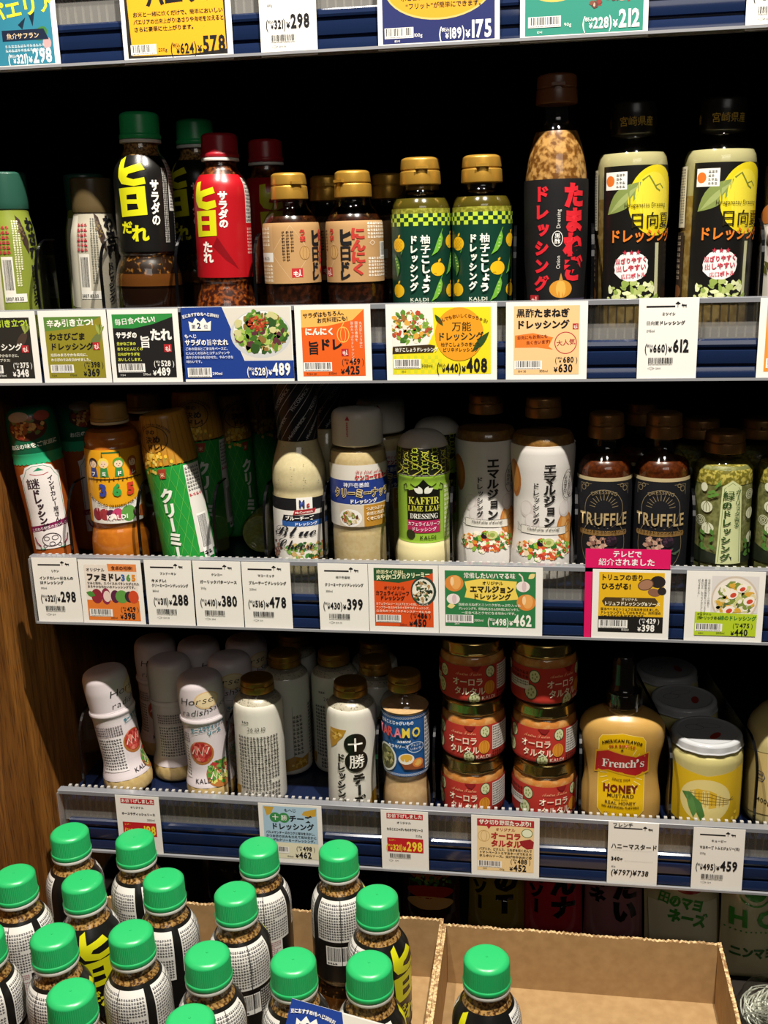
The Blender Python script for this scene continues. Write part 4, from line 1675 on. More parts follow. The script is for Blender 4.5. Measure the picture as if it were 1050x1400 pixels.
def make_olive(label):
    t = thing('dressing_bottle', label, 'bottle')
    pr = fillet(HYU, 5, 5)
    shell(t, pr, CLEAR)
    fill(t, pr, 142, mat('#1c130c', 'gloss'))
    flip_cap(t, 19, 166, 26, mat('#5a3a22', 'plastic'))
    R = 32
    A, L = Art(), Art()
    A.rect(-100, 6, 200, 92, '#d9d4c6')
    rnd = random.Random(5)
    for k in range(26):
        x, y = rnd.uniform(-80, 80), rnd.uniform(12, 88)
        A.leaf(x, y, 14, 5, rnd.uniform(0, 180), '#5c5a26')
        A.ell(x + 5, y - 4, 3, 3.6, '#4a4420', 10)
    A.ell(-30, 102, 15, 8, '#a3622c', 20, 20)
    A.ell(0, 104, 16, 8, '#b8743a', 20)
    print_on(t, pr, R, A, L)
    return t


P(make_olive('olive-patterned bottle with brown cap cut off by the picture edge'), 223, 52, 1, 10, 0)

# ---- third shelf
CUR = [(17, 0), (22.5, 1.5), (23, 8), (22, 22), (22.5, 60), (24.5, 92), (25, 112), (24.4, 118), (24.4, 122), (25, 126), (25, 165), (23.5, 174), (19, 179), (.01, 180)]


def make_curry(label):
    t = thing('dressing_bottle', label, 'bottle')
    pr = fillet(CUR, 4, 4)
    sp = [p for p in pr if p[1] <= 122]
    shell(t, sp, mat('#9c4f1e', 'film'))
    b = MB()
    cp = [(10, 122)] + [p for p in pr if p[1] > 122]
    b.lathe(cp, 48)
    c = b.build('cap', mat('#0f573b', 'film'), t)
    A, L = Art(), Art()
    A.ell(-4, 157, 21, 15, '#4a2014', 26)
    A.blobs(-4, 157, 18, 12, ['#a3552a', '#c98a4a', '#8a3420', '#d9a862', '#6a7a3a'], 60, 25, .12, .26)
    A.ell(-12, 171, 12, 6, '#b39a80', 18)
    A.ell(14, 170, 9, 6, '#a34a3a', 16)
    A.lay += 2
    A.text('お店の味をご家庭に', 0, 134, 6.4, '#e8e6d8', 'c', .03, .92, rot=4)
    A.build('cap_print', c, wrapper(pr, 25), 'film', .3, 4, vcuts_of(pr, 122, 175))
    R = 24
    A, L = Art(), Art()
    A.rect(-75, 108, 150, 12, '#2aa070')
    for k in range(30):
        A.ell(-73 + k * 5, 108, 2.6, 2.2, '#2aa070', 10)
    A.lay += 1
    A.poly([(-22, 2), (-21, 50), (-20, 86), (-21, 94), (-16, 96), (-13, 103), (-6, 106), (6, 106), (13, 103), (16, 96), (21, 94), (20, 86), (21, 50), (22, 2)], '#e4dedb')
    A.stroke([(-20.5, 30), (-18.5, 88), (-15, 93), (-12, 100), (-5, 104), (5, 104), (12, 100), (15, 93), (18.5, 88), (20.5, 30)], .6, '#3a8a6a')
    A.poly([(-5, 98), (5, 98), (0, 102)], '#2a9068')
    A.stroke([(-9, 95), (-4, 93), (4, 93), (9, 95)], .9, '#b03a4a')
    A.poly([(-24, 30), (24, 36), (24, 29), (-24, 23)], '#7a1f4a')
    L.vtext('謎', -8, 90, 13.5, '#33222a', .04, 1.0)
    L.vtext('ドレッシング', -7, 76, 9, '#33222a', .05, .95, 1, .06)
    L.vtext('インドカレー屋さんの', 9.5, 91, 6.4, '#33222a', .03, 1.0, .95, .02)
    L.text('こだわり野菜のおいしさ', 0, 27, 4.2, '#e8d8de', 'c', .02, .9, rot=7)
    L.ring(0, 13, 10, 8, .8, '#3a2a30', 20)
    for x, y, r in ((-5, 15, 3), (4, 15, 3.4), (0, 8, 3), (-8, 6, 2), (8, 6, 2)):
        L.ring(x, y, r, r * .8, .6, '#3a2a30', 12)
    for sx in (-1, 1):
        L.stroke([(sx * 13, 6), (sx * 17, 10), (sx * 19, 17)], 1.6, '#8a2a4a')
        L.stroke([(sx * 8, 3), (sx * 12, 2), (sx * 14, 5)], 1.2, '#3a9070')
    A.fit(.87, 8, 1, 106)
    L.fit(.87, 8, 1, 106)
    print_on(t, pr, R, A, L)
    return t


FAM = [(24, 0), (30, 1.5), (31.5, 6), (31, 32), (28.8, 44), (27, 48), (28, 51), (28.5, 54), (28.5, 131), (27.4, 134), (28.4, 137), (28.4, 142), (25, 150), (20.5, 156), (18.4, 159), (18, 163)]


def make_family(label):
    t = thing('dressing_bottle', label, 'bottle')
    pr = fillet(FAM, 3, 4)
    shell(t, pr, CLEAR)
    fill(t, pr, 150, sauce('orange_dressing', '#b9681a', '#c4741f', 120))
    screw_cap(t, 19, 162, 23, mat('#a07a3e', 'plastic'), '#d6c29a', False)
    R = 28.6
    A, L = Art(), Art()
    A.rect(-88, 40, 176, 80, '#e0a01e')
    P_ = [(-30 + k * 3.75, 70 - 12 * math.sin(PI * k / 16) - 0) for k in range(17)]
    A.poly(P_ + [(30, 52), (30, 40), (-30, 40), (-30, 52)], '#ece8de')
    for x, c, r in ((-22, '#8f2a36', 6.5), (-13, '#a33a40', 6), (-6, '#5a2440', 5), (1, '#c2406a', 6), (12, '#5f9a46', 8), (22, '#4a2a3a', 5.5), (29, '#d06a2a', 6)):
        A.ell(x, 50, r, r * 1.1, c, 18)
    A.ell(-4, 47, 3.5, 4, '#efe0da', 14)
    A.stroke([(-10, 112), (-10, 117), (8, 117), (8, 112)], 1.8, '#2f6a3a')
    rnd = random.Random(3)
    for k, (x, hc, bc) in enumerate(((-21, '#3a2a22', '#3a4a8a'), (-9, '#f0d85a', '#3a8a4a'), (6, '#5a9a3a', '#3a8a4a'), (21, '#a35a2a', '#a3402a'))):
        A.ell(x, 106, 5.6, 5.6, hc, 18)
        A.ell(x, 104.6, 4.2, 4, '#f0d0b0', 16)
        A.poly([(x - 4.6, 91), (x + 4.6, 91), (x + 3.4, 101), (x - 3.4, 101)], bc)
        for d in (-1.5, 1.5):
            A.ell(x + d, 105, .5, .6, '#2a1a14', 8)
        A.ell(x, 102.8, .8, .4, '#c2504a', 8)
        L.text('ファミドレ'[[0, 2, 3, 4][k]], x, 92.6, 5.4, '#f4f2ea', 'c', .04)
    A.rect(-32, 88, 64, 1, '#3a2a16')
    for k in range(15):
        A.ell(-31 + k * 4.4, 86.6 + (k % 3), .8, .7, '#3a2a16', 8)
        A.rect(-30.6 + k * 4.4, 86.6, .4, 4, '#3a2a16')
    for x, d, c in ((-16, '3', '#35479a'), (-2, '6', '#3a9a4a'), (12, '5', '#c9402a')):
        L.text(d, x, 71, 17, c, 'l', .06, .95)
    L.text('FAMILY SALAD DRESSING FOR THE 365', 0, 58, 4, '#3a2a16', 'c', .03, .9, arc=-48)
    L.text('KALDI', 0, 45, 6.6, '#f4f2ea', 'c', .03)
    A.fit(.96, 14, 1, 40)
    L.fit(.96, 14, 1, 40)
    print_on(t, pr, R, A, L)
    return t


COR = [(21, 0), (27, 1.5), (28, 7), (27.4, 30), (27, 85), (27.6, 110), (26.5, 130), (25, 150), (23.5, 168), (22, 172), (.01, 172.5)]


def make_corn(label, group):
    t = thing('dressing_bottle', label, 'bottle', group)
    pr = fillet(COR, 3, 4)
    sp = [p for p in pr if p[1] <= 112]
    shell(t, sp, mat('#24913a', 'film'))
    b = MB()
    b.lathe([(12, 112)] + [p for p in pr if p[1] > 112], 48)
    c = b.build('cap', mat('#b8822e', 'film'), t)
    A = Art()
    for k in range(26):
        A.rect(-80 + k * 6.2, 112, 1.2, 56, '#a3701e', 2)
    A.lay = 3
    A.ring(-12, 143, 16, 16, .9, '#3a2410', 28)
    A.text('夢の', -14, 150, 6, '#2a1a0c', 'c', .04)
    A.text('決め', -12, 139.5, 9, '#2a1a0c', 'c', .05)
    A.text('ドレ!', -11, 131, 7.6, '#2a1a0c', 'c', .05)
    A.text('JAPANESE CORN DRESSING', -12, 160, 3.6, '#2a1a0c', 'c', .01, 1, arc=20)
    A.build('cap_print', c, wrapper(pr, 26), 'film', .3, 4, vcuts_of(pr, 112, 168))
    R = 27.5
    A, L = Art(), Art()
    for k in range(12):
        for s in (-1, 1):
            A.stroke([(-60 + k * 9, 4), (-60 + k * 9 + s * 40, 110)], .35, '#6ab84a', 2)
    A.lay = 4
    rnd = random.Random(2)
    for k in range(60):
        x = rnd.gauss(-20, 8)
        y = 116 - abs(rnd.gauss(0, 9))
        A.ell(x, y, 1.7, 2, rnd.choice(['#e9b83a', '#d99a26', '#f0cf62']), 8, lay=5 + k % 12)
    A.lay = 18
    A.rect(14, 6, 22, 92, '#dedbd2')
    A.micro(15, 70, 20, 26, 7, '#4a4a46', 26)
    A.micro(15, 64, 16, 5, 1, '#b3303a', 27)
    A.bars(19, 10, 12, 34, seed=73)
    A.poly([(-13, 98), (-3, 98), (-5, 88), (-11, 88)], '#a3402a')
    A.text('米', -11, 90, 5, '#e8c9a0', 'l', .03)
    A.fit(1, 12)
    L.vtext('クリーミー', -8, 90, 15.6, '#eef0e4', .055, .98, .95)
    print_on(t, pr, R, A, L)
    return t


BLU = [(22, 0), (26, 1.5), (27.4, 6), (27.4, 84), (27, 88), (28, 96), (27.4, 112), (24, 126), (20.4, 138), (19.4, 146), (20, 160), (21.6, 172), (22, 206), (20, 210), (.01, 211)]


def make_blue(label):
    t = thing('dressing_bottle', label, 'bottle')
    pr = fillet(BLU, 5, 5)
    body = [p for p in pr if p[1] <= 147]
    shell(t, body, CLEAR)
    fill(t, body, 145, sauce('cheese_dressing', '#d8cba0', '#ddd0a6', 300))
    b = MB()
    np_ = [(18.4, 141), (20.2, 141)] + [(r + .6, z) for r, z in pr if z > 143]
    b.lathe(np_, 48)
    c = b.build('neck_sleeve', mat('#15151c', 'film'), t)
    A = Art()
    for k in range(14):
        A.stroke([(-62 + k * 9, 142), (-62 + k * 9 + 40, 205)], .5, '#a8a8b0', 2)
    A.lay = 3
    for k in range(7):
        for j in range(2):
            A.text('McCORMICK', -60 + k * 18 + j * 22, 143 + j * 30, 4.8, '#b8b8c0', 'l', .0, 1, rot=55)
    A.build('sleeve_print', c, wrapper(np_, 20.4), 'film', .2, 4, vcuts_of(np_, 142, 206))
    A = Art()
    rnd = random.Random(9)
    for k in range(26):
        A.ell(rnd.uniform(-40, 40), rnd.uniform(95, 145), rnd.uniform(.3, .8), rnd.uniform(.3, .6), '#6a7a72', 7)
    A.build('cheese_fleck', t, wrapper(pr, 27), 'film', .1, 6)
    R = 27
    A, L = Art(), Art()
    A.rect(-50, 4, 100, 82, '#e4e0d8')
    A.rect(-50, 70, 100, 16, '#16161a')
    A.rect(-2, 71, 16, 16, '#eceae4')
    A.poly([(-6, 64), (16, 66), (18, 72), (-4, 71)], '#a32a30')
    A.poly([(-18, 56), (40, 56), (40, 64), (-16, 64)], '#1c1c24')
    A.poly([(-18, 49), (40, 49), (40, 56), (-18, 56)], '#2a5aa0')
    A.blobs(10, 16, 26, 12, ['#4a8a3a', '#c9a86a', '#7aa84a', '#e0d4b0', '#c9803a', '#2f5a2a'], 80, 28, .12, .28, (-48, 4.2, 48, 34))
    A.blobs(-30, 16, 9, 12, ['#6a3a34', '#8a5a4a', '#a8806a'], 24, 29, .15, .3, (-48, 4.2, -12, 34))
    L.text('M', .5, 74.5, 13, '#23357a', 'l', .05, .6)
    L.text('c', 8.4, 74.5, 9, '#b3262c', 'l', .05, .8)
    L.text('McCormick', 6, 66.8, 3.8, '#f0e8e0', 'c', .02, .95, rot=4)
    L.text('ブルーチーズ', -15, 57.8, 6, '#f0eee8', 'l', .04, .86)
    L.text('ドレッシング', -5, 50.6, 4.6, '#eef2f8', 'l', .03, .9)
    L.text('𝓑𝓵𝓾𝓮', -33, 36, 22, '#1b1a22', 'l', -.0, 1.05)
    L.text('𝓒𝓱𝓮𝓮𝓼𝓮', -28, 18.5, 21, '#1b1a22', 'l', -.0, .8)
    A.fit(.78, -3, 1, 86)
    L.fit(.78, -3, .92, 86)
    print_on(t, pr, R, A, L, 'paper')
    return t


NUT = [(23, 0), (27.5, 1.5), (28.5, 6), (28.5, 46), (28, 50), (28.6, 54), (28.6, 120), (28, 126), (27, 132), (24.5, 137), (20, 139)]


def make_nuts(label):
    t = thing('dressing_bottle', label, 'bottle')
    pr = fillet(NUT, 3, 4)
    shell(t, pr, CLEAR)
    fill(t, pr, 130, sauce('nut_dressing', '#d3bf90', '#cdb684', 250))
    b = MB()
    cp = fillet([(20, 136), (25.5, 136.5), (25.5, 170), (23, 177), (14, 178.5), (.01, 178.5)], 4, 5)
    b.lathe(cp, 48, rmod=lambda a, z, r: 1 - (.03 if (z > 140 and math.cos(6 * a) > .93) else 0))
    c = b.build('cap', mat('#d6cfc4', 'plastic'), t)
    A = Art()
    A.poly([(-14, 168), (-9, 168), (-11.5, 173)], '#b3303a')
    A.micro(-13, 148, 3, 18, 1, '#c2606a', 30, vert=True)
    A.build('cap_print', c, wrapper(cp, 25.5), 'film', .3, 4)
    R = 28.6
    A, L = Art(), Art()
    A.rect(-89, 55, 178, 62, '#d9d4ca')
    A.rect(-89, 78, 178, 24, '#243a86')
    A.rect(2, 55, 60, 22, '#b9852e')
    A.rect(-24, 55, 26, 22, '#cfc4b0')
    A.ell(-12, 64, 12, 9, '#e8e6e0', 22)
    A.blobs(-12, 64, 9, 6.4, ['#c9b48a', '#a3522a', '#7a8a3a', '#e4d8b8', '#5a3420'], 46, 31, .14, .3)
    L.text('𝒲𝑒 𝓁𝑜𝓋𝑒 𝓈𝒶𝓁𝒶𝒹', -6, 108.5, 6, '#b3303a', 'l', .02, .86)
    L.text('ケンコーマヨネーズ', -6, 102.8, 5.6, '#b3262c', 'l', .06, .84)
    L.text('神戸壱番館', -5, 95.5, 5.2, '#e8e8f0', 'c', .03, 1)
    L.text('クリーミーナッツ', 2, 85.5, 10, '#efd89a', 'c', .08, .78)
    L.text('クリーミーナッツ', 2, 85.5, 10, '#2a1a10', 'c', .02, .78)
    L.text('ドレッシング', 2, 79.3, 4.6, '#f2f0ea', 'c', .045, 1)
    for i, n in enumerate(['つぶつぶナッツの', '食感と香ばしさが', 'くせになる味わい。']):
        L.text(n, 4, 71.6 - i * 5, 4, '#f2e8d0', 'l', .03, .95)
    print_on(t, pr, R, A, L)
    return t


KAF = [(24, 0), (28.5, 1.5), (29.5, 6), (29.2, 26), (27, 35), (25, 39), (25.4, 100), (26.4, 105), (25.6, 109), (25.6, 132), (24.6, 140), (21, 149), (14, 155), (6, 157), (.01, 157.2)]


def make_kaffir(label):
    t = thing('dressing_bottle', label, 'bottle')
    pr = fillet(KAF, 4, 5)
    lo = [p for p in pr if p[1] <= 42]
    shell(t, lo + [(20, 43)], mat('#d2c796', 'film'))
    b = MB()
    b.lathe([(20, 38.5)] + [(p[0] + .3, p[1]) for p in pr if 38 < p[1] <= 106], 48)
    b.build('shrink_sleeve', mat('#8fb83a', 'film'), t)
    b = MB()
    cp = [(14, 106)] + [p for p in pr if p[1] > 106]
    b.lathe(cp, 48)
    c = b.build('cap', mat('#c4bcb0', 'plastic'), t)
    A = Art()
    A.rect(-81, 94, 162, 38, '#1a1c14')
    for k in range(16):
        x = -78 + k * 10
        for j in range(3):
            y = 100 + j * 12 + (k % 2) * 6
            A.ring(x, y, 2.8, 3.4, .9, '#a8b83a', 8)
            A.stroke([(x - 4, y - 5), (x, y - 2), (x + 4, y - 5)], .9, '#8a9a34')
            A.stroke([(x - 4, y + 5), (x, y + 2), (x + 4, y + 5)], .7, '#c9c24a')
    for k in range(8):
        A.stroke([(-70 + k * 20 + 9 * math.sin(PI * i / 6), 94 + 3 * i) for i in range(12)], 1, '#b8b23e')
    A.lay += 1
    A.fit(.82, 13, 1, 94)
    A.build('cap_print', c, wrapper(pr, 26), 'film', .25, 4, vcuts_of(pr, 106, 140))
    R = 25.6
    A, L = Art(), Art()
    A.poly([(-17, 38), (17, 38), (17, 80), (9, 82), (0, 92), (-9, 82), (-17, 80)], '#16160f')
    for s in (-1, 1):
        A.stroke([(s * 15, 81), (s * 20, 80), (s * 21, 85), (s * 18, 87), (s * 17, 84)], 1.2, '#16160f')
        A.stroke([(s * 2, 88), (s * 8, 84), (s * 13, 87)], 1, '#16160f')
        A.leaf(s * 1, 78, 10, 5, 30 if s > 0 else 150, '#dfe0d2')
        A.leaf(s * 1, 78, 8, 4, 60 if s > 0 else 120, '#dfe0d2')
    A.rect(-17, 38, 34, 12.5, '#b02a58')
    A.ell(-14, 36, 5, 5, '#2c3418', 18)
    L.text('𝐊𝐀𝐅𝐅𝐈𝐑', 0, 67, 10.4, '#cfd04a', 'c', .0, .84)
    L.text('𝐋𝐈𝐌𝐄 𝐋𝐄𝐀𝐅', 0, 60, 7.8, '#cfd04a', 'c', .0, .8)
    L.text('𝐃𝐑𝐄𝐒𝐒𝐈𝐍𝐆', 0, 52.4, 7.4, '#eeeee2', 'c', .0, .8)
    L.text('カフェライムリーフ', 0, 45.4, 4.4, '#f2e0e6', 'c', .02, .84)
    L.text('ドレッシング', 0, 40, 4.4, '#f2e0e6', 'c', .02, .95)
    L.text('KALDI', 4, 31.5, 5, '#2c3418', 'c', .02, 1.05)
    A.rect(22, 30, 14, 56, '#9cba52')
    A.micro(23, 31, 12, 54, 12, '#e4ecc8', 32)
    A.fit(1, 11)
    L.fit(1, 11)
    pr = [(r + .35, z) for r, z in pr]
    print_on(t, pr, R, A, L)
    return t


EMU = [(24, 0), (30, 1.5), (31, 6), (30.5, 26), (28, 48), (28, 84), (30.5, 116), (31, 130), (30.4, 135), (30.6, 138), (29, 145), (24, 153), (18, 160), (15.2, 164), (15, 168)]


def make_emulsion(label, group):
    t = thing('dressing_bottle', label, 'bottle', group)
    pr = fillet(EMU, 5, 5)
    shell(t, pr, CLEAR)
    fill(t, pr, 147, sauce('onion_emulsion', '#7a5526', '#8f6a34', 200))
    b = MB()
    b.lathe([(r + .3, z) for r, z in pr if 5 < z < 136], 48)
    lb = b.build('shrink_label', mat('#dedad4', 'film'), t)
    flip_cap(t, 17, 165, 24, BRONZE)
    R = 30
    f = wrapper([(r + .3, z) for r, z in pr], R)
    A, L = Art(), Art()
    for x, y, rx, ry in ((26, 44, 12, 18), (-34, 100, 10, 22), (30, 36, 8, 16)):
        A.ell(x, y, rx, ry, '#b9702c', 22)
        A.ell(x - 1, y + 1, rx * .8, ry * .8, '#cf8c42', 20)
        A.ell(x - 3, y + 3, rx * .3, ry * .6, '#dfa964', 14)
    for x, y in ((-18, 66), (34, 88), (-12, 52), (24, 66)):
        A.ell(x, y, 8, 10, '#cfc6c2', 18)
        A.ell(x - 1, y + 1, 6, 8, '#dcd6d2', 16)
    A.poly([(-25, 47), (25, 45), (25, 36), (-25, 38)], '#e4e0d4')
    A.stroke([(-25, 47), (25, 45), (25, 36), (-25, 38), (-25, 47)], .5, '#3a3a34')
    A.stroke([(-25, 44), (-31, 49), (-29, 43), (-31, 40), (-25, 39)], .5, '#3a3a34')
    A.stroke([(25, 43), (31, 48), (29, 42), (31, 38), (25, 37)], .5, '#3a3a34')
    A.blobs(0, 20, 29, 11, ['#4a8a2c', '#b03a2a', '#d9822c', '#e0c9a8', '#7fae3a', '#c9502c', '#efe6d2', '#2f6a2c'], 150, 33, .14, .3)
    A.ell(-3, 27, 3.4, 3.4, '#2a1626', 14)
    A.ell(5, 28, 6, 5, '#b9bf7a', 16)
    A.ell(5, 28, 3, 2.4, '#8a9a4a', 12)
    L.vtext('エマルジョン', 6, 118, 13, '#23201e', .04, .95, 1.0)
    L.vtext('ドレッシング', -8, 96, 7.6, '#23201e', .025, 1.08)
    L.ring(27, 92, 7, 17, .6, '#4a4640', 24)
    L.vtext('すりおろし', 30, 106, 5, '#3a3632', .01, 1.02)
    L.vtext('玉ねぎの', 24, 103, 5, '#3a3632', .01, 1.02)
    L.text('𝑒𝓂𝓊𝓁𝓈𝒾𝑜𝓃 𝒹𝓇𝑒𝓈𝓈𝒾𝓃𝑔', 0, 39.4, 6.4, '#23201e', 'c', .0, .8, rot=-2)
    A.fit(.85, 18)
    L.fit(.85, 20, .95)
    A.build('picture', lb, f, 'film', .1, 4, vcuts_of(pr, 6, 125))
    L.build('lettering', lb, f, 'film', .3 + A.lay * Art.DZ, 4, vcuts_of(pr, 6, 125))
    return t


TRU = [(20, 0), (25, 1.5), (26, 6), (26, 104), (25.6, 109), (25.8, 113), (24, 119), (18.6, 127), (14, 133), (12.6, 137), (12.4, 149)]


def make_truffle(label, group):
    t = thing('dressing_bottle', label, 'bottle', group)
    pr = fillet(TRU, 4, 5)
    shell(t, pr, CLEAR)
    fill(t, pr, 122, sauce('truffle_sauce', '#3a1806', '#5a280c', 300, .4, .7, .25))
    flip_cap(t, 16.8, 146, 28, BRONZE)
    R = 26
    A, L = Art(), Art()
    A.rect(-50, 8, 100, 92, '#15151a')
    A.rect(-50, 97, 100, 3.4, '#b0a07a')
    G = '#8a7a5a'
    A.ring(0, 70, 19, 19, .5, G, 32)
    A.rect(-24, 6, 48, 64, '#15151a')
    for k in range(11):
        a = PI * (k + .5) / 11
        A.stroke([(8 * math.cos(a), 71 + 8 * math.sin(a)), (14 * math.cos(a), 71 + 14 * math.sin(a))], .5, G)
    for s in (-1, 1):
        A.ring(s * 21, 90, 2.6, 2.6, .6, G, 12)
        A.ring(s * 17, 93, 1.8, 1.8, .5, G, 12)
        A.stroke([(s * 25, 94), (s * 25, 84)], .4, G)
        A.stroke([(s * 25, 94), (s * 12, 94)], .4, G)
    A.ring(0, 36, 22, 26, .5, G, 36)
    A.poly([(-24, 49), (24, 49), (25, 46.5), (24, 44), (-24, 44), (-25, 46.5)], '#8a6a3a')
    A.blobs(-5, 36, 9, 7, ['#b8907a', '#c9a890', '#a3806a', '#8a6458'], 40, 34, .14, .3)
    A.ell(8, 39, 6, 5.4, '#261a24', 18)
    A.blobs(8, 39, 5, 4.4, ['#3a2634', '#1c141c', '#4a3040'], 20, 35, .2, .4)
    for k in range(6):
        A.leaf(4 + k * 2.4, 30 - k * .6, 6, 2, -20 + 30 * (k % 3), '#4a5a44')
    L.text('DRESSING', 0, 83.5, 5, G, 'c', .0, 1, arc=24)
    L.text('TRUFFLE', 0, 52.5, 17, '#b09a6e', 'c', .02, .66)
    L.text('トリュフドレッシング&ソース', 0, 45, 4, '#1c160c', 'c', .03, .84)
    A.fit(1, 6)
    L.fit(1, 8)
    print_on(t, pr, R, A, L, 'paper')
    return t


MID = [(19, 0), (26, 1.5), (27.5, 6), (27.5, 108), (27, 114), (23, 122), (18, 127), (16, 130), (16, 133)]


def make_herb(label, group):
    t = thing('dressing_bottle', label, 'bottle', group)
    pr = fillet(MID, 4, 4)
    shell(t, pr, CLEAR)
    fill(t, pr, 118, sauce('herb_dressing', '#6d7040', '#8d8f58', 220, .4, .65))
    b = MB()
    b.lathe([(26.9, 100), (27.0, 112), (23.5, 118.5), (15, 118.6)], 48)
    b.build('herb_layer', sauce('herb_flakes', '#6a6420', '#b9ad52', 320), t)
    flip_cap(t, 18.6, 131, 25, BRONZE)
    R = 27.6
    A, L = Art(), Art()
    A.rect(-86, 6, 50, 26, '#20261a')
    A.poly([(-36, 6), (-36, 28), (-16, 20), (10, 14), (36, 26), (36, 6)], '#20261a')
    A.poly([(-4, 6), (-1, 94), (3, 97), (8, 101), (13, 97), (17, 94), (20, 6)], '#c9d09a')
    A.stroke([(-2, 8), (1, 92), (8, 98), (15, 92), (18, 8)], .5, '#5f7040')
    W_ = '#d4d6b8'
    for x, y in ((-15, 70), (30, 62), (-13, 46), (32, 34)):
        A.ell(x, y, 6, 6.4, W_, 18)
        for d in (-3, 0, 3):
            A.stroke([(x + d, y - 5), (x + d * 1.2, y), (x, y + 7)], .6, '#6d7040')
    for x, y in ((-21, 54), (28, 84)):
        for r in (5.4, 3.6, 1.8):
            A.ring(x, y, r, r, .7, W_, 20)
    A.ell(-18, 92, 3.6, 5, W_, 14)
    for k in range(7):
        A.leaf(-20 + k * 2.5, 22 + (k % 3) * 8, 8, 4, 70 + 35 * (k % 4), '#4f7a34')
        A.leaf(24 + k * 2, 14 + (k % 3) * 7, 8, 4, 60 + 35 * (k % 4), '#4f7a34')
    for k in range(5):
        A.ell(-12 + (k % 3) * 3, 82 + k * 1.5, 2.4, 1.8, '#5c8a3a', 8)
        A.stroke([(-8, 92), (-2, 96 + k * 1.6)], .6, '#5c8a3a')
    L.vtext('緑', 5, 90, 11, '#2c4a1c', .04)
    L.vtext('のドレッシング', 4, 78.6, 9.2, '#2c4a1c', .035, 1.08)
    L.vtext('ガーリック香る', 13.5, 91, 5.8, '#3a5426', .02, 1.06)
    A.fit(.85, 4, 1, 101)
    L.fit(.85, 4, 1, 101)
    print_on(t, pr, R, A, L)
    return t


C1 = make_curry('leaning curry dressing bottle with green top against the wooden panel')
shorten(C1, 120, 180, 9)
P(C1, -510, 42, 2, -4, -4.5)
P(dup(C1, 'shadowed curry dressing bottle behind the leaning one'), -497, 114, 2, 30, -2)
K = make_family('orange dressing bottle with 365 on its label and a tan screw cap')
shorten(K, 136, 185, 9)
P(K, -438.5, 48, 2, -4, -.2)
P(dup(K, 'shadowed tan-capped orange bottle behind the one marked 365'), -428, 118, 2, 40)
CG2 = 'green corn dressing bottles with tapering yellow tops'
K = make_corn('bright green corn dressing bottle tilted at the front of its row', CG2)
shorten(K, 126, 172, 8)
P(K, -362, 46, 2, -6, -7)
P(dup(K, 'corn dressing bottle directly behind the tilted front one, top in view'), -364, 112, 2, 20, -2, 14)
P(dup(K, 'third corn dressing bottle back in its row, half in shadow'), -352, 178, 2, 60, -2)
P(dup(K, 'fourth corn dressing bottle, deepest in the shadowed row'), -336, 238, 2, 70, -1)
# bottle lying on its side, base towards the aisle
ly = thing('sauce_bottle', 'garlic butter sauce bottle lying on its side, round base in front', 'bottle')
pr = fillet([(.01, 3), (14, 3), (17, 0), (21, .6), (23, 4), (23, 90), (21, 100), (14, 112), (13, 120)], 2, 4)
shell(ly, pr, clear('lying_glass', (.86, .88, .76), .2, .05))
b = MB()
b.lathe([(.01, 5), (14, 4.8), (20.5, 3), (22, 6), (22, 88), (20, 98), (.01, 99)], 40)
b.build('sauce', sauce('garlic_butter', '#9a9840', '#b8b45a', 260), ly)
b = MB()
b.lathe([(.01, 118), (14, 118), (14.4, 140), (.01, 141)], 40)
b.build('cap', mat('#2a2a2a', 'plastic'), ly)
ly.location = (-.3, .094, (SZ[2] + 23.4) * .001)
ly.rotation_euler = (-PI / 2, 0, 0)
K = make_blue('blue cheese dressing bottle with black printed neck sleeve')
shorten(K, 100, 211, 6)
P(K, -243, 45, 2, -4, .6)
P(dup(K, 'shadowed blue cheese bottle behind the front one, black neck in view'), -226, 114, 2, 20)
K = make_nuts('creamy nuts dressing bottle with white cap and blue band')
shorten(K, 121, 178, 9)
P(K, -181, 46, 2, 4)
P(dup(K, 'shadowed white-capped nuts dressing bottle behind the front one'), -168, 114, 2, 20)
K = make_kaffir('lime green kaffir lime dressing bottle with patterned dome cap')
shorten(K, 110, 157, 9)
P(K, -116, 46, 2, 0)
P(dup(K, 'shadowed dome-capped bottle behind the kaffir lime dressing'), -109, 116, 2, 10)
EG = 'white onion emulsion bottles with bronze caps'
K = make_emulsion('white onion emulsion bottle set further back, next to the lime green one', EG)
shorten(K, 137, 189, 9)
P(K, -55, 70, 2, 2)
P(dup(K, 'white onion emulsion bottle at the front beside the black truffle bottles'), 2, 46, 2, 2, -.3)
TG = 'black truffle dressing bottles with bronze caps'
K = make_truffle('black truffle bottle next to the white emulsion bottle', TG)
shorten(K, 114, 174, 9)
P(K, 60, 42, 2, 0, .2)
P(dup(K, 'black truffle bottle next to the green herb bottles'), 114, 42, 2, 0)
P(dup(K, 'dim truffle bottle in the row behind the two front truffle bottles'), 100, 110, 2, 0)
HG = 'green herb dressing bottles with brown caps'
K = make_herb('green herb dressing bottle beside the truffle bottles', HG)
shorten(K, 114, 156, 9)
P(K, 171, 43, 2, 2, -.3)
P(dup(K, 'green herb dressing bottle at the picture edge'), 228, 43, 2, 4)
P(dup(K, 'dim brown-capped herb bottle behind the first herb bottle'), 158, 114, 2, 20)
P(dup(K, 'dim brown-capped herb bottle behind the one at the picture edge'), 216, 114, 2, 20)

# ---- lowest shelf
HOR = [(20, 0), (25.5, 2), (27, 10), (26.4, 20), (24, 28), (22.2, 36), (22, 44), (23, 88), (23.4, 92), (24.6, 94), (25.2, 96), (24.6, 98.5), (23.8, 100), (24.8, 130), (24.4, 150), (22, 158), (17.5, 161.5), (.01, 162)]


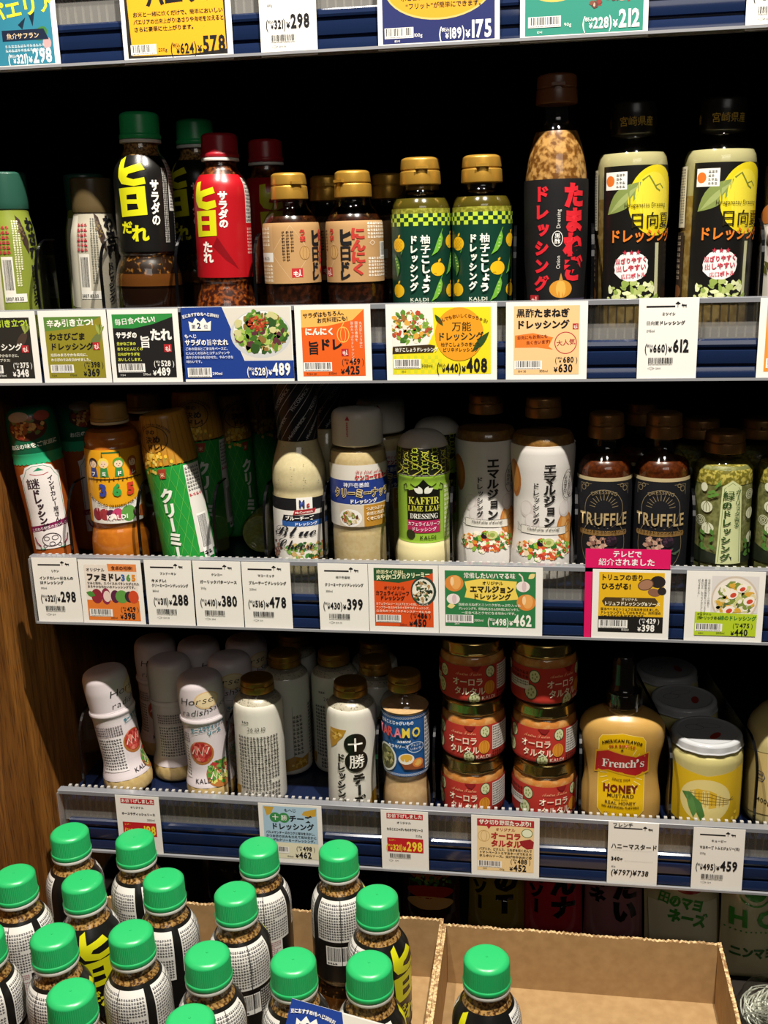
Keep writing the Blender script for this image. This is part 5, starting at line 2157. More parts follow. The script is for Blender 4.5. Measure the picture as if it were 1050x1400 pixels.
def make_horse(label, group):
    t = thing('sauce_bottle', label, 'bottle', group)
    pr = fillet(HOR, 4, 4)
    lo = [p for p in pr if p[1] <= 34]
    b = MB()
    b.lathe(lo + [(18, 34.5)], 48, rmod=lambda a, z, r: 1 + .012 * math.sin(14 * a + z * .22) * (1 if 4 < z < 24 else 0))
    b.build('bottle_body', sauce('horseradish', '#c9ad72', '#d2b880', 200), t)
    b = MB()
    b.lathe([(19, 18.6)] + [(r + .35, z) for r, z in pr if 18.5 < z <= 99], 48)
    lb = b.build('shrink_sleeve', mat('#d9cfd2', 'film'), t)
    b = MB()
    b.lathe([(14, 99)] + [p for p in pr if p[1] > 99], 48)
    c = b.build('cap', mat('#d2c8cc', 'plastic'), t)
    A = Art()
    A.ell(7, 130, 14, 14, '#d9b98a', 26)
    A.ell(7, 130, 12, 12, '#e4cfa6', 26)
    A.text('Horse', -25, 123, 15.5, '#1a181a', 'l', -.008, .98, rot=5, shear=.28)
    A.text('radish', -25, 104, 14.5, '#1a181a', 'l', -.008, .9, rot=6, shear=.28)
    A.text('Sauce', 8, 110, 11.5, '#1a181a', 'l', -.006, .9, rot=14, shear=.28)
    A.build('cap_lettering', c, wrapper(pr, 24.6), 'film', .25, 4, vcuts_of(pr, 99, 158))
    R = 23
    f = wrapper([(r + .35, z) for r, z in pr], R)
    A, L = Art(), Art()
    A.ell(-6, 66, 14, 14, '#a86a34', 24, 30)
    A.ell(-6, 67, 12, 12, '#b0322c', 24, 30)
    A.blobs(-6, 67, 10, 10, ['#b83a34', '#c9504a', '#9a2a26', '#d97a6a'], 40, 36, .16, .32)
    A.ell(12, 40, 15, 15, '#a86a34', 24, 40)
    A.blobs(12, 41, 13, 13, ['#4a8a34', '#7aa84a', '#b83a34', '#e8e4d0', '#2f6a2c', '#c9c46a'], 70, 37, .14, .3)
    for ox, oy, s in ((-6, 68, .85), (12, 39, .85)):
        A.stroke([(ox + s * x, oy + s * y) for x, y in ((-12, -4), (-9, 3), (-6, -5), (-3, 5), (1, -5), (4, 6), (7, -3), (11, 6))], 1.6, '#ead9c4')
    L.text('ホースラディッシュ', -14, 89, 5.2, '#2c7a8a', 'l', .045, .82, rot=9)
    L.text('ソース', 3, 84, 5.6, '#2c7a8a', 'l', .045, .95, rot=9)
    L.stroke([(-14, 87.4), (14, 91.8)], .5, '#2c7a8a')
    A.text('KALDI', -15, 31, 7, '#3a343a', 'l', .01, .9, rot=3)
    A.rect(-50, 36, 30, 40, '#e2dcdc')
    A.micro(-50, 78, 34, 12, 4, '#5a5054', 38)
    A.ring(-34, 62, 11, 14, .3, '#5a5054', 4)
    A.micro(-49, 38, 28, 37, 11, '#2e2a2c', 39)
    A.rect(38, 38, 10, 50, '#e2dcdc')
    A.micro(38.5, 39, 9, 48, 12, '#6a6064', 40)
    A.fit(1, -6)
    L.fit(1, -4)
    A.build('picture', lb, f, 'film', .1, 4, vcuts_of(pr, 22, 90))
    L.build('lettering', lb, f, 'film', .3 + A.lay * Art.DZ, 4, vcuts_of(pr, 22, 95))
    return t


TOK = [(21, 0), (25.5, 1.5), (26.8, 6), (26.4, 40), (26.6, 112), (25.6, 120), (22, 128), (17.5, 133.5), (16.4, 136), (16.4, 140)]


def make_cheese(label, group):
    t = thing('dressing_bottle', label, 'bottle', group)
    pr = fillet(TOK, 5, 5)
    shell(t, pr, CLEAR)
    fill(t, pr, 130, sauce('pepper_cheese', '#b9b2a0', '#6a6458', 600, .58, .66))
    b = MB()
    b.lathe([(r + .35, z) for r, z in pr if 1.2 < z <= 122], 48, rmod=lambda a, z, r: 1 - .012 * abs(math.sin(9 * a)))
    lb = b.build('shrink_label', mat('#ddd9cd', 'film'), t)
    flip_cap(t, 18, 138, 23, mat('#96702c', 'metal'))
    R = 26.8
    f = wrapper([(r + .35, z) for r, z in pr], R)
    A, L = Art(), Art()
    GD = '#b88a2a'
    for P_ in ([(-24, 112), (-4, 112), (-8, 104), (-12, 100), (-16, 94), (-20, 91)], [(-24, 112), (-20, 91), (-24, 88), (-26, 100)], [(18, 20), (52, 24), (54, 38), (44, 35), (34, 39), (24, 35)]):
        A.poly(P_, GD)
    A.blobs(-16, 105, 7, 5, ['#d9b04a', '#a3781e', '#e4c26a'], 14, 41, .2, .4)
    A.blobs(38, 29, 12, 5, ['#d9b04a', '#a3781e', '#e4c26a'], 16, 42, .2, .4)
    A.ell(5, 96, 12, 12, '#14130f', 24)
    A.ell(6, 76, 12.5, 12.5, '#14130f', 24)
    A.rect(-2, 78, 15, 16, '#14130f')
    L.text('十', 4.6, 89, 16, '#efece2', 'c', .05, 1)
    L.text('勝', 6, 69.5, 17, '#efece2', 'c', .03, 1)
    L.vtext('チーズ', 8, 62, 13, '#17160f', .06, 1.0)
    L.vtext('ドレッシング', -11, 85, 10, '#17160f', .05, 1.06)
    A.fit(1, -14)
    L.fit(1, -14)
    # information printed on the back
    A.micro(56, 22, 46, 64, 15, '#3a3832', 43)
    A.micro(62, 8, 40, 13, 3, '#3a3832', 44)
    A.micro(62, 100, 10, 3.4, 1, '#26241f', 45)
    L.text('26.10.10', 68, 92, 6.4, '#4a4842', 'l', .0, 1)
    A.rect(34, 20, .4, 66, '#8a867a')
    A.micro(34, 26, 12, 50, 10, '#6a665a', 46)
    A.build('picture', lb, f, 'film', .1, 4)
    L.build('lettering', lb, f, 'film', .3 + A.lay * Art.DZ, 4)
    return t


TAR = [(22, 0), (25.5, 1.5), (26.4, 6), (25.6, 22), (23, 36), (22, 41), (23.6, 44), (24, 48), (24, 112), (24.6, 116), (26, 121), (26, 126), (23, 134), (17, 141), (15.4, 144), (15.4, 149)]


def make_taramo(label):
    t = thing('sauce_bottle', label, 'bottle')
    pr = fillet(TAR, 3, 4)
    shell(t, pr, CLEAR)
    fill(t, pr, 120, sauce('roe_sauce', '#c9a576', '#cfae80', 200))
    flip_cap(t, 17.4, 148, 26, mat('#96702c', 'metal'))
    R = 24
    A, L = Art(), Art()
    A.rect(-75, 47, 150, 66, '#1f5a9a')
    for k in range(60):
        A.ring(-74 + k * 2.5, 110.6, .9, 1.2, .4, '#e8ecf0', 6)
        A.ring(-74 + k * 2.5, 49.4, .9, 1.2, .4, '#e8ecf0', 6)
    A.rect(27, 52, 14, 56, '#dfe2e4')
    A.micro(27.5, 53, 13, 54, 13, '#3a4048', 47)
    A.ell(-17, 66, 13, 15, '#dfe2da', 24)
    A.ell(-17, 66, 11, 13, '#5a5a34', 22)
    A.blobs(-17, 66, 9, 11, ['#8a8a4a', '#c9bf8a', '#4a4a24', '#a3a06a'], 40, 48, .14, .3)
    A.poly([(-2, 66), (24, 60), (26, 54), (4, 56)], '#8a4a2a')
    A.ell(6, 67, 8, 6, '#e8e4d8', 18)
    A.ell(6, 68, 6, 4.2, '#d9a83a', 16)
    A.ell(18, 62, 6, 5, '#d9803a', 16)
    A.ell(18, 62, 4, 3.4, '#e4b45a', 14)
    A.ring(16, 79, 8.6, 5.4, .6, '#d8e4ee', 20)
    L.text('たらことじゃがいもの', -4, 103, 4.4, '#eef2f4', 'c', .03, .82)
    for ch, x, c in (('T', -27, '#e07a8a'), ('A', -20, '#d9504a'), ('R', -13.5, '#d9504a'), ('A', -5.5, '#e07a8a'), ('M', 2, '#ecd24a'), ('O', 12, '#ecd24a')):
        L.text(ch, x, 89.5, 14, c, 'l', .03, .76)
    L.text('𝓼𝓪𝓾𝓬𝓮', 4, 83.6, 8, '#f2f4f4', 'c', .0, .86)
    L.text('タラモソース', -2, 78, 4, '#f2f4f4', 'c', .03, .9)
    L.text('アレンジ', 16, 79.6, 2.8, '#eef2f4', 'c', .01)
    L.text('いろいろ!', 16, 75.8, 2.8, '#eef2f4', 'c', .01)
    A.fit(1.06, 0, 1, 47)
    L.fit(1.06, 1, 1, 47)
    print_on(t, pr, R, A, L)
    return t


JAR = [(28, 0), (32.5, 1.2), (33.8, 5), (33.8, 40), (32.4, 45), (30.4, 47.5), (30, 49)]


def make_jar(label, group):
    t = thing('tartar_jar', label, 'jar', group)
    pr = fillet(JAR, 3, 4)
    shell(t, pr, GLASSJAR)
    fill(t, pr, 46, sauce('tartar', '#d98a42', '#e3a868', 150), zbot=2)
    b = MB()
    b.lathe(fillet([(30, 48), (32.6, 47.6), (33, 49), (32.4, 50), (32.4, 58.5), (31.2, 60.4), (29, 60.8), (27.6, 59.6), (.01, 59.4)], .8, 3), 72, rmod=lambda a, z, r: 1 + (.018 if (z < 53 and int(a / (2 * PI) * 24) % 2) else 0))
    b.build('lid', mat('#b59d62', 'chrome'), t)
    R = 33.8
    C = PI * R
    A, L = Art(), Art()
    RD = '#b8362c'
    A.rect(-C, 3, 2 * C, 35.5, RD)

    def cuc(x, y, r):
        A.ell(x, y, r, r * 1.15, '#2f4a24', 20)
        A.ell(x, y, r * .86, r, '#d3d8a8', 20)
        for k in range(5):
            A.ell(x + r * .4 * math.cos(k * 1.25), y + r * .45 * math.sin(k * 1.25), r * .14, r * .2, '#8a9a5a', 8)
    for x, y, r in ((-34, 30, 6), (-38, 14, 7), (18, 32, 5.5), (1, 5, 6.4), (80, 30, 6), (-80, 16, 6), (-70, 34, 5)):
        cuc(x, y, r)
    A.ell(17, 16, 6, 7, '#d9922e', 20)
    for d in (-3, 0, 3):
        A.ring(17, 16, abs(d) + .6, 6.4, .4, '#b8701c', 16)
    A.poly([(-4, 38.5), (8, 38.5), (4, 33), (0, 34)], '#8a1c1e')
    L.text('𝒜𝓊𝓇𝑜𝓇𝒶 𝒯𝒶𝓇𝓉𝒶𝓇', -5, 29.5, 5, '#e8b88a', 'c', .0, .88)
    L.text('オーロラ', -6, 19.6, 8.6, '#f0e6cc', 'c', .02, .92)
    L.text('タルタル', -4, 10, 8.6, '#f0e6cc', 'c', .02, .92)
    L.text('KALDI', 16, 4.4, 5, '#f0e0d0', 'c', .01)
    A.rect(26, 12, 24, 25, '#dfdcd4')
    A.micro(26.6, 13, 23, 23.5, 9, '#33302c', 49)
    A.micro(26, 4, 28, 7, 2, '#3a1412', 50)
    A.micro(-66, 26, 26, 9, 2, '#5a1a14', 51)
    A.rect(-66, 16, 26, 9, '#dfdcd4')
    A.micro(-65.5, 17, 25, 7.5, 3, '#33302c', 52)
    print_on(t, pr, R, A, L, 'paper')
    return t


# squeeze bottle of honey mustard: flat, waisted
FR = [(33, 0), (39, 2), (41, 8), (41, 26), (38, 44), (36.6, 56), (38, 70), (42, 88), (43, 98), (42.5, 108), (38, 117), (28, 124), (18, 129), (15, 132)]


def make_mustard(label):
    t = thing('mustard_bottle', label, 'bottle')
    pr = fillet(FR, 8, 6)
    b = MB()
    b.lathe(pr, 72, ys=.62, sq=0)
    b.build('bottle_body', sauce('honey_mustard', '#b8904c', '#bb9450', 60, .4, .6, .28), t)
    b = MB()
    b.lathe(fillet([(13, 130), (18.4, 131), (18.4, 148), (15, 152), (13, 158), (12, 186), (9.6, 194), (.01, 195)], 2, 4), 48)
    cp = b.build('cap', mat('#1a1412', 'gloss'), t)
    b = MB()
    b.lathe(fillet([(18, 124), (19.4, 128), (19.4, 138), (18.9, 150)], 1, 3), 48)
    b.build('seal_band', clear('seal_film', (.9, .86, .8), .5, .08), t)
    R = 40

    def f(u, v, wv):
        rr = wrapper(pr, R)(0, v, 0)
        r = -rr[1]
        x = u
        y = -r * .62 * math.sqrt(max(0, 1 - min(.98, (x / r)) ** 2)) - wv
        return (x, y, v)
    A, L = Art(), Art()
    A.poly([(-23, 16), (-23, 98), (-20, 103), (0, 107), (20, 103), (23, 98), (23, 16), (18, 10), (0, 6), (-18, 10)], '#dfb30e')
    A.stroke([(-23, 16), (-23, 98), (-20, 103), (0, 107), (20, 103), (23, 98), (23, 16), (18, 10), (0, 6), (-18, 10), (-23, 16)], .6, '#f0d878')
    for s in (-1, 1):
        for k in range(5):
            a = math.radians(90 + s * (38 + k * 12))
            A.stroke([(24 * math.cos(a) * .6, 62 + 20 * math.sin(a)), (38 * math.cos(a) * .6, 62 + 34 * math.sin(a))], .9, '#efdc8a')
            A.stroke([(24 * math.cos(a) * .6, 60 - 20 * math.sin(a)), (36 * math.cos(a) * .6, 60 - 30 * math.sin(a))], .9, '#efdc8a')
    A.poly([(-27, 56), (-26, 84), (-14, 88), (0, 84), (14, 81), (27, 86), (27, 60), (14, 55), (0, 58), (-13, 61)], '#d9a81a')
    A.poly([(-26, 58), (-25, 82), (-14, 86.4), (0, 82.6), (14, 79.6), (26, 84), (26, 62), (14, 57), (0, 60), (-13, 62.5)], '#b01c22')
    L.text('𝐅𝐫𝐞𝐧𝐜𝐡’𝐬', 1, 66.5, 14, '#f4f0e8', 'c', .04, .86, rot=3, shear=.08)
    L.text('★', 0, 86.6, 4.4, '#2a2010', 'c', 0)
    L.text('AMERICAN FLAVOR', 0, 97.6, 4.6, '#2a2010', 'c', .04, .86, arc=42)
    L.text('IN A BOTTLE', 0, 91.6, 4.4, '#b03a1c', 'c', .04, .86, arc=42)
    L.text('SINCE 1904', 0, 50, 4.2, '#6a4a10', 'c', .01, .9, arc=-40)
    L.text('HONEY', 0, 37.5, 11.5, '#6a2414', 'c', .05, .8)
    L.text('MUSTARD', 0, 31.6, 5.6, '#3a2010', 'c', .01, 1)
    L.text('MADE WITH', 0, 28.4, 2.4, '#3a2010', 'c', .0)
    L.text('REAL HONEY', 0, 23.6, 5.2, '#3a2010', 'c', .01, .94)
    L.text('NO ARTIFICIAL FLAVORS', 0, 19.4, 3.4, '#3a2010', 'c', .03, .86)
    L.text('NET WT 12 OZ (340g)', 0, 11.4, 3.8, '#8a5a10', 'c', .0, .86)
    A.fit(.96, 0, 1, 107)
    L.fit(.96, 0, 1, 107)
    vc = list(range(8, 108, 4))
    lb = A.build('label', t, f, 'film', .3, 3, vc)
    L.build('lettering', lb, f, 'film', .5 + A.lay * Art.DZ, 3, vc)
    return t


MAY = [(31, 0), (36, 1.5), (38, 7), (38, 86), (36.5, 95), (33, 100), (32, 103)]


def make_mayo(label, group):
    t = thing('mayonnaise_jar', label, 'jar', group)
    pr = fillet(MAY, 6, 5)
    shell(t, pr, GLASSJAR)
    fill(t, pr, 101, mat('#dccf8e', 'film'), zbot=2)
    b = MB()
    b.lathe(fillet([(32, 101), (35.6, 100.4), (36.4, 102), (35.4, 104), (35.4, 113), (34, 116), (31, 117.4), (29, 116), (.01, 115.6)], 1, 3), 72, rmod=lambda a, z, r: 1 + (.02 if (z < 105.5 and int(a / (2 * PI) * 24) % 2) else 0))
    lid = b.build('lid', mat('#b9bbbd', 'gloss'), t)
    A = Art()
    A.ell(8, -10, 4, 9, '#a83a2a', 16, -30)
    A.ring(-12, 6, 9, 6, .6, '#6a6a6c', 18)
    A.ring(2, 12, 12, 5, .5, '#6a6a6c', 18)
    A.build('lid_print', lid, lambda u, v, wv: (u, v, 116.1 + wv), 'paper', 0)
    R = 38
    A, L = Art(), Art()
    A.poly([(-30, 8), (-44, 12), (-44, 78), (-26, 72), (0, 66), (26, 72), (44, 78), (44, 12), (30, 6)], '#d9b41e')
    A.ell(0, 36, 26, 24, '#e0cf86', 34)
    P_ = [(-18, 44), (-8, 49), (4, 48), (16, 42), (26, 36), (18, 30), (4, 28), (-8, 32)]
    A.poly(P_, '#d9b02e')
    for k in range(9):
        A.stroke([(-14 + k * 4, 33 - (1.5 if k > 3 else 0)), (-15 + k * 4.2, 46 - max(0, k - 4) * 1.6)], .5, '#8a6a14')
    for k in range(4):
        A.stroke([(-16, 43 - k * 3), (4, 45 - k * 4), (24, 37 - k * 1.6)], .5, '#8a6a14')
    A.poly([(-24, 42), (-16, 44), (-4, 34), (0, 20), (-4, 14), (-10, 26), (-18, 34)], '#4a7a3a')
    A.poly([(-20, 40), (-12, 38), (-8, 24), (-11, 16), (-16, 26)], '#5a8a44')
    A.stroke([(24, 36), (29, 39)], .7, '#7a6a3a')
    A.stroke([(25, 36), (30, 36)], .7, '#7a6a3a')
    for x, y in ((30, 14), (34, 20), (37, 12)):
        A.ell(x, y, 2, 2, '#efd24a', 10)
    print_on(t, pr, R, A, L, 'film')
    return t


def make_bigjar(label):
    t = thing('mayonnaise_jar', label, 'jar')
    pr = fillet([(34, 0), (40, 2), (42, 8), (42, 96), (40, 110), (30, 128), (22, 136), (20, 140), (20, 146)], 8, 6)
    shell(t, pr, mat('#c4b67c', 'film'))
    b = MB()
    b.lathe(fillet([(20, 138), (23, 138), (23, 162), (20, 165), (.01, 165)], 2, 3), 48)
    b.build('lid', mat('#16204a', 'plastic'), t)
    A, L = Art(), Art()
    A.poly([(-60, 10), (-60, 78), (-10, 88), (60, 78), (60, 10), (0, 22)], '#d0b878')
    A.stroke([(-60, 78), (-10, 88), (60, 78)], .8, '#6a5a2c')
    A.stroke([(-60, 10), (0, 22), (60, 10)], .8, '#6a5a2c')
    L.ring(-30, 58, 5.4, 6, .7, '#26325a', 6)
    L.text('NO', -30, 58.6, 4, '#26325a', 'c', .03)
    L.text('MSG', -30, 54.6, 3, '#26325a', 'c', .02)
    L.text('400g', -32, 30, 7, '#3a3214', 'l', .01)
    print_on(t, pr, 42, A, L)
    return t


HG3 = 'white horseradish sauce bottles'
K = make_horse('horseradish bottle leaning beside the wooden panel, nutrition panel in view', HG3)
shorten(K, 101, 162, 18)
P(K, -454, 43, 3, 60, -7.5)
P(dup(K, 'horseradish bottle standing upright at the front, sauce name in full view'), -358, 42, 3, -2, -2.2)
P(dup(K, 'horseradish bottle between and behind the two front ones, turned to its nutrition panel'), -413, 84, 3, 78, 0)
P(dup(K, 'shadowed horseradish bottle deep behind the leaning front one'), -450, 139, 3, 10)
P(dup(K, 'shadowed horseradish bottle deep in the gap, top only in view'), -396, 137, 3, 60)
P(dup(K, 'shadowed horseradish bottle directly behind the upright front one'), -346, 96, 3, -10)
P(dup(K, 'shadowed horseradish bottle at the back of the upright row'), -342, 151, 3, 20)
TG3 = 'white pepper cheese dressing bottles with gold caps'
K = make_cheese('cheese dressing bottle showing its name in black brush writing', TG3)
shorten(K, 114, 161, 18)
P(K, -198, 42, 3, -4, .4)
P(dup(K, 'cheese dressing bottle turned to its back label with a printed date'), -300, 42, 3, -174, .5)
P(dup(K, 'cheese dressing bottle behind the date-printed one, gold flake at its foot'), -286, 112, 3, -62)
P(dup(K, 'cheese dressing bottle set back in the gap, turned to its small print'), -231, 122, 3, -175)
P(dup(K, 'dim cheese dressing bottle deep behind the date-printed one'), -290, 172, 3, 100)
P(dup(K, 'dim cheese dressing bottle directly behind the brush-lettered one'), -180, 102, 3, 150)
P(dup(K, 'dim cheese dressing bottle deepest behind the brush-lettered one'), -190, 158, 3, 150)
P(shorten(make_taramo('bottle of pinkish sauce with blue label and gold cap'), 117, 174, 18), -139, 40, 3, -14)
JG = 'stacked red-labelled tartar jars'
K = make_jar('bottom tartar jar of the stack next to the blue-labelled bottle', JG)
shorten(K, 0, 60.8, -4.4)
names = [['', 'middle tartar jar of the stack next to the blue-labelled bottle', 'top tartar jar of the stack next to the blue-labelled bottle'],
         ['bottom tartar jar of the stack next to the honey mustard', 'middle tartar jar of the stack next to the honey mustard', 'top tartar jar of the stack next to the honey mustard']]
for s, (x, spins) in enumerate(((-69, (-8, -10, 2)), (5, (28, -4, 42)))):
    for k in range(3):
        o = K if not names[s][k] else dup(K, names[s][k])
        P(o, x + (0, 1, 0)[k] + (2 if s and k == 0 else 0), 53, 3, spins[k], 0, k * 65.8)
P(shorten(make_mustard('squeeze bottle of honey mustard with yellow label and dark cap'), 107, 195, 12), 85, 43, 3, 2)
MG = 'white-lidded mayonnaise jars'
K = make_mayo('white-lidded mayonnaise jar with a corn cob picture, foremost', MG)
shorten(K, 60, 117, 21)
P(K, 171, 55, 3, 4)
P(dup(K, 'shadowed white-lidded jar just behind the corn-pictured one'), 158, 134, 3, 30)
P(dup(K, 'shadowed white-lidded jar at the back of the mayonnaise row'), 148, 214, 3, 50)
P(shorten(make_bigjar('large cream mayonnaise jar with dark blue lid at the picture edge'), 90, 165, 18), 254, 62, 3, 6)

# ------------------------------------------------------------------ clear dividers between the rows
CE = mat('#08080a', 'gloss')


def divider(label, x, row, h=98, deep=60, turn=0):
    t = thing('shelf_divider', label, 'divider', 'clear shelf dividers')
    n = 10
    prof = [(16, 0)] + [(16, h - 34)] + [(16 + 30 * (1 - math.cos(a)), h - 34 + 34 * math.sin(a)) for a in [PI / 2 * k / n for k in range(1, n + 1)]] + [(deep, h), (deep, 0)]
    b = MB()
    V = [(-.4, y, z) for y, z in prof] + [(.4, y, z) for y, z in prof]
    m = len(prof)
    b.add(V, [tuple(range(m)), tuple(reversed(range(m, 2 * m)))])
    b.build('sheet', PLATE, t, 0)
    b = MB()
    edge = prof[:-1]
    E_ = []
    for y, z in edge:
        q = 1.4 if z >= h - .5 else 0
        E_ += [(-1.3, y, z), (1.3, y, z), (1.3, y + 1.8, z - q), (-1.3, y + 1.8, z - q)]
    F = []
    for i in range(len(edge) - 1):
        for k in range(4):
            F.append((i * 4 + k, i * 4 + (k + 1) % 4, i * 4 + 4 + (k + 1) % 4, i * 4 + 4 + k))
    b.add(E_, F)
    b.build('edge', CE, t, 0)
    pose(t, x, 0, SZ[row] + .6, turn)


for row, xs in ((1, ((-486, 'beside the olive green wasabi bottle'), (-420, 'beside the pale wasabi bottle'), (-345, 'between the black and red sesame bottles'), (-268, 'between the red bottle and the garlic bottles'), (-26, 'between the yuzu bottles and the onion bottle'), (43, 'between the onion and citrus bottles'), (188.5, 'beside the olive-patterned bottle'))),
                (2, ((-480, 'beside the curry dressing'), (-405.5, 'between the 365 bottle and the corn bottles'), (-325, 'beside the lying garlic butter bottle'), (-273, 'between the lying bottle and the blue cheese bottle'), (-213, 'between the blue cheese and nuts bottles'), (-149, 'between the nuts and kaffir lime bottles'), (-86.4, 'between the kaffir lime and emulsion bottles'), (33.4, 'between the emulsion and truffle bottles'), (142, 'between the truffle and herb bottles'))),
                (3, ((-496, 'beside the leaning horseradish bottle'), (-329, 'between the horseradish and cheese bottles'), (-167, 'between the cheese bottles and the blue-labelled bottle'), (-107, 'between the blue-labelled bottle and the tartar jars'), (43, 'between the tartar jars and the honey mustard'), (134.6, 'between the honey mustard and the mayonnaise jar'), (217, 'between the two kinds of mayonnaise jar')))):
    for x, lb in xs:
        divider('clear divider sheet with dark edge ' + lb, x, row, (0, 98, 94, 100)[row], 280 if row == 3 and x > 100 else 60, 7 if row == 3 and x > 100 else 0)

# ------------------------------------------------------------------ pouches on the shelf below, seen over the boxes


def pouch(label, x, y, z, w, h, d, col, art, lean=0, seed=1, cols2=None):
    t = thing('food_pouch', label, 'pouch')
    nx, nz = 14, 18
    rnd = random.Random(seed)
    ph = [rnd.uniform(0, 6) for _ in range(6)]

    def depth(u, v):
        e = max(0, 1 - abs(u) ** 2.6) * max(0, min(1, v * 5)) ** .6 * max(0, min(1, (1 - v) * 3.2)) ** .7
        return d * e + 1.1 * math.sin(9 * u + ph[0]) * math.sin(13 * v + ph[1]) * e + .8 * math.sin(23 * u + 9 * v + ph[2]) * (1 if v > .8 else .4)
    V, F = [], []
    for s in (-1, 1):
        for j in range(nz + 1):
            for i in range(nx + 1):
                u, v = i / nx * 2 - 1, j / nz
                V.append((u * w / 2 * (1 - .06 * math.sin(PI * v)), s * depth(u, v) * .5 + (s * .15), v * h))
    m = (nx + 1) * (nz + 1)
    for s in (0, 1):
        for j in range(nz):
            for i in range(nx):
                a = s * m + j * (nx + 1) + i
                q = (a, a + 1, a + nx + 2, a + nx + 1)
                F.append(q if s == 0 else tuple(reversed(q)))
    b = MB()
    b.add(V, F)
    b.build('film_bag', mat(col, 'gloss'), t, 60)
    A, L = Art(), Art()
    art(A, L)
    f = lambda u, v, wv: (u, -depth(max(-1, min(1, u / (w / 2))), max(0, min(1, v / h))) * .5 - wv - .4, v)
    vc = [h * k / nz for k in range(1, nz)]
    p = A.build('printed_picture', t, f, 'gloss', .3, w / nx, vc)
    L.build('lettering', p or t, f, 'gloss', 1.0 + A.lay * Art.DZ, w / nx, vc)
    pose(t, x, y, z, 0, lean, 6)
    return t


def art_sand(A, L):
    A.rect(-30, 40, 60, 80, '#2a1410')
    A.ell(0, 92, 26, 12, '#8a4a24', 24)
    A.blobs(0, 80, 24, 6, ['#3a5a24', '#2a4a1c', '#5a7a34'], 40, 61, .2, .4)
    A.ell(0, 67, 26, 8, '#8a2418', 22)
    A.ell(0, 54, 26, 8, '#b8864a', 22)


def art_kana(t1, t2, bg):
    def a(A, L):
        A.rect(-30, 20, 60, 140, bg)
        L.vtext(t1, 11, 101, 27, '#14100e', .07, 1.0)
        L.vtext(t2, -18, 104, 17, '#14100e', .07, 1.05)
    return a


def art_mayo(A, L):
    A.ell(8, 98, 16, 8, '#a3262c', 20)
    L.text('田のマヨ', -4, 76, 15, '#3f8a34', 'c', .06, .8, rot=-14)
    L.text('ネーズ', 2, 57, 16, '#3f8a34', 'c', .06, .86, rot=-14)
    A.rect(-36, 20, 72, 60, '#d8cfae')


def art_soba(A, L):
    A.ell(0, 108, 12, 12, '#4a9a3a', 22)
    A.ring(0, 108, 17, 17, 2, '#4a9a3a', 26)
    L.text('国産', 0, 106, 7.4, '#eef0e0', 'c', .04)
    L.text('H O', 0, 68, 26, '#4a9a3a', 'c', .04)
    for k in range(12):
        A.ell(-28 + k * 5, 62, 1, 1, '#4a9a3a', 8)
    L.text('ニンマヨ', 0, 34, 13, '#3a6a34', 'c', .05, .9)


def art_dark(seed):
    def a(A, L):
        A.rect(-32, 40, 64, 110, '#160f0d')
        A.poly([(0, 96), (24, 80), (0, 64), (-24, 80)], '#2c2622')
        A.poly([(0, 93), (20, 80), (0, 67), (-20, 80)], '#1a1412')
        A.micro(-14, 76, 28, 6, 1, '#4a4038', seed)
    return a


pouch('dark brown pouch under the horseradish price tag, mostly in shadow', -345, 60, 721.5, 88, 156, 34, '#2a1c18', art_dark(1), 0, 3)
pouch('black pouch with a faint diamond emblem under the pale blue tag', -208, 60, 721.5, 92, 156, 34, '#17110f', art_dark(2), 0, 4)
pouch('brown pouch with a sandwich picture behind the crowded box', -118, 62, 721.5, 68, 156, 32, '#3a1a14', art_sand, 0, 5)
pouch('mustard-coloured pouch with black brush writing behind the torn box edge', -44, 62, 721.5, 66, 156, 34, '#7a6420', art_kana('のT', 'ヨソー', '#7a6420'), 0, 6)
pouch('red pouch with black brush writing behind the torn box edge', 18, 62, 721.5, 68, 156, 34, '#a32430', art_kana('んナ', 'ヨソー', '#a32430'), 0, 7)
pouch('dusty pink pouch with black brush writing behind the torn box edge', 84, 62, 721.5, 66, 156, 34, '#8a5a5c', art_kana('たい', 'コネ', '#8a5a5c'), 0, 8)
pouch('cream pouch with green slanted writing and a red top', 160, 56, 721.5, 84, 156, 38, '#cfc49a', art_mayo, -3, 9)
pouch('cream pouch with green emblem at the picture edge', 226, 40, 721.5, 66, 156, 36, '#d3c9a0', art_soba, 0, 10)

# a bag of dried white strands beside the box
t = thing('noodle_bag', 'clear bag of thin white strands beside the nearly empty box', 'bag')
b = MB()
rnd = random.Random(4)
for k in range(90):
    cx, cz = rnd.uniform(-8, 8), rnd.uniform(-6, 6)
    rx, rz, ph, tl = rnd.uniform(8, 24), rnd.uniform(6, 20), rnd.uniform(0, 6), rnd.uniform(-.6, .6)
    n = 20
    pts = []
    for i in range(n):
        a = ph + 2 * PI * i / n * .8
        pts.append(Vector((cx + rx * math.cos(a), rnd.uniform(-1, 1) + 16 * math.sin(a * .7 + tl) * .8, 30 + cz + rz * math.sin(a))))
    V, F = [], []
    for i, p in enumerate(pts):
        for dx, dz in ((-.5, -.5), (.5, -.5), (.5, .5), (-.5, .5)):
            V.append((p.x + dx, p.y, p.z + dz))
    for i in range(n - 1):
        for q in range(4):
            F.append((i * 4 + q, i * 4 + (q + 1) % 4, i * 4 + 4 + (q + 1) % 4, i * 4 + 4 + q))
    b.add(V, F)
st = b.build('strands', mat('#dcdccf', 'film'), t, 0)
st['kind'] = 'stuff'
b = MB()
b.lathe(fillet([(6, 0), (26, 1), (35, 14), (36, 36), (30, 54), (14, 62), (10, 70)], 6, 4), 32, ys=.8, rmod=lambda a, z, r: 1 + .03 * math.sin(7 * a + z * .2))
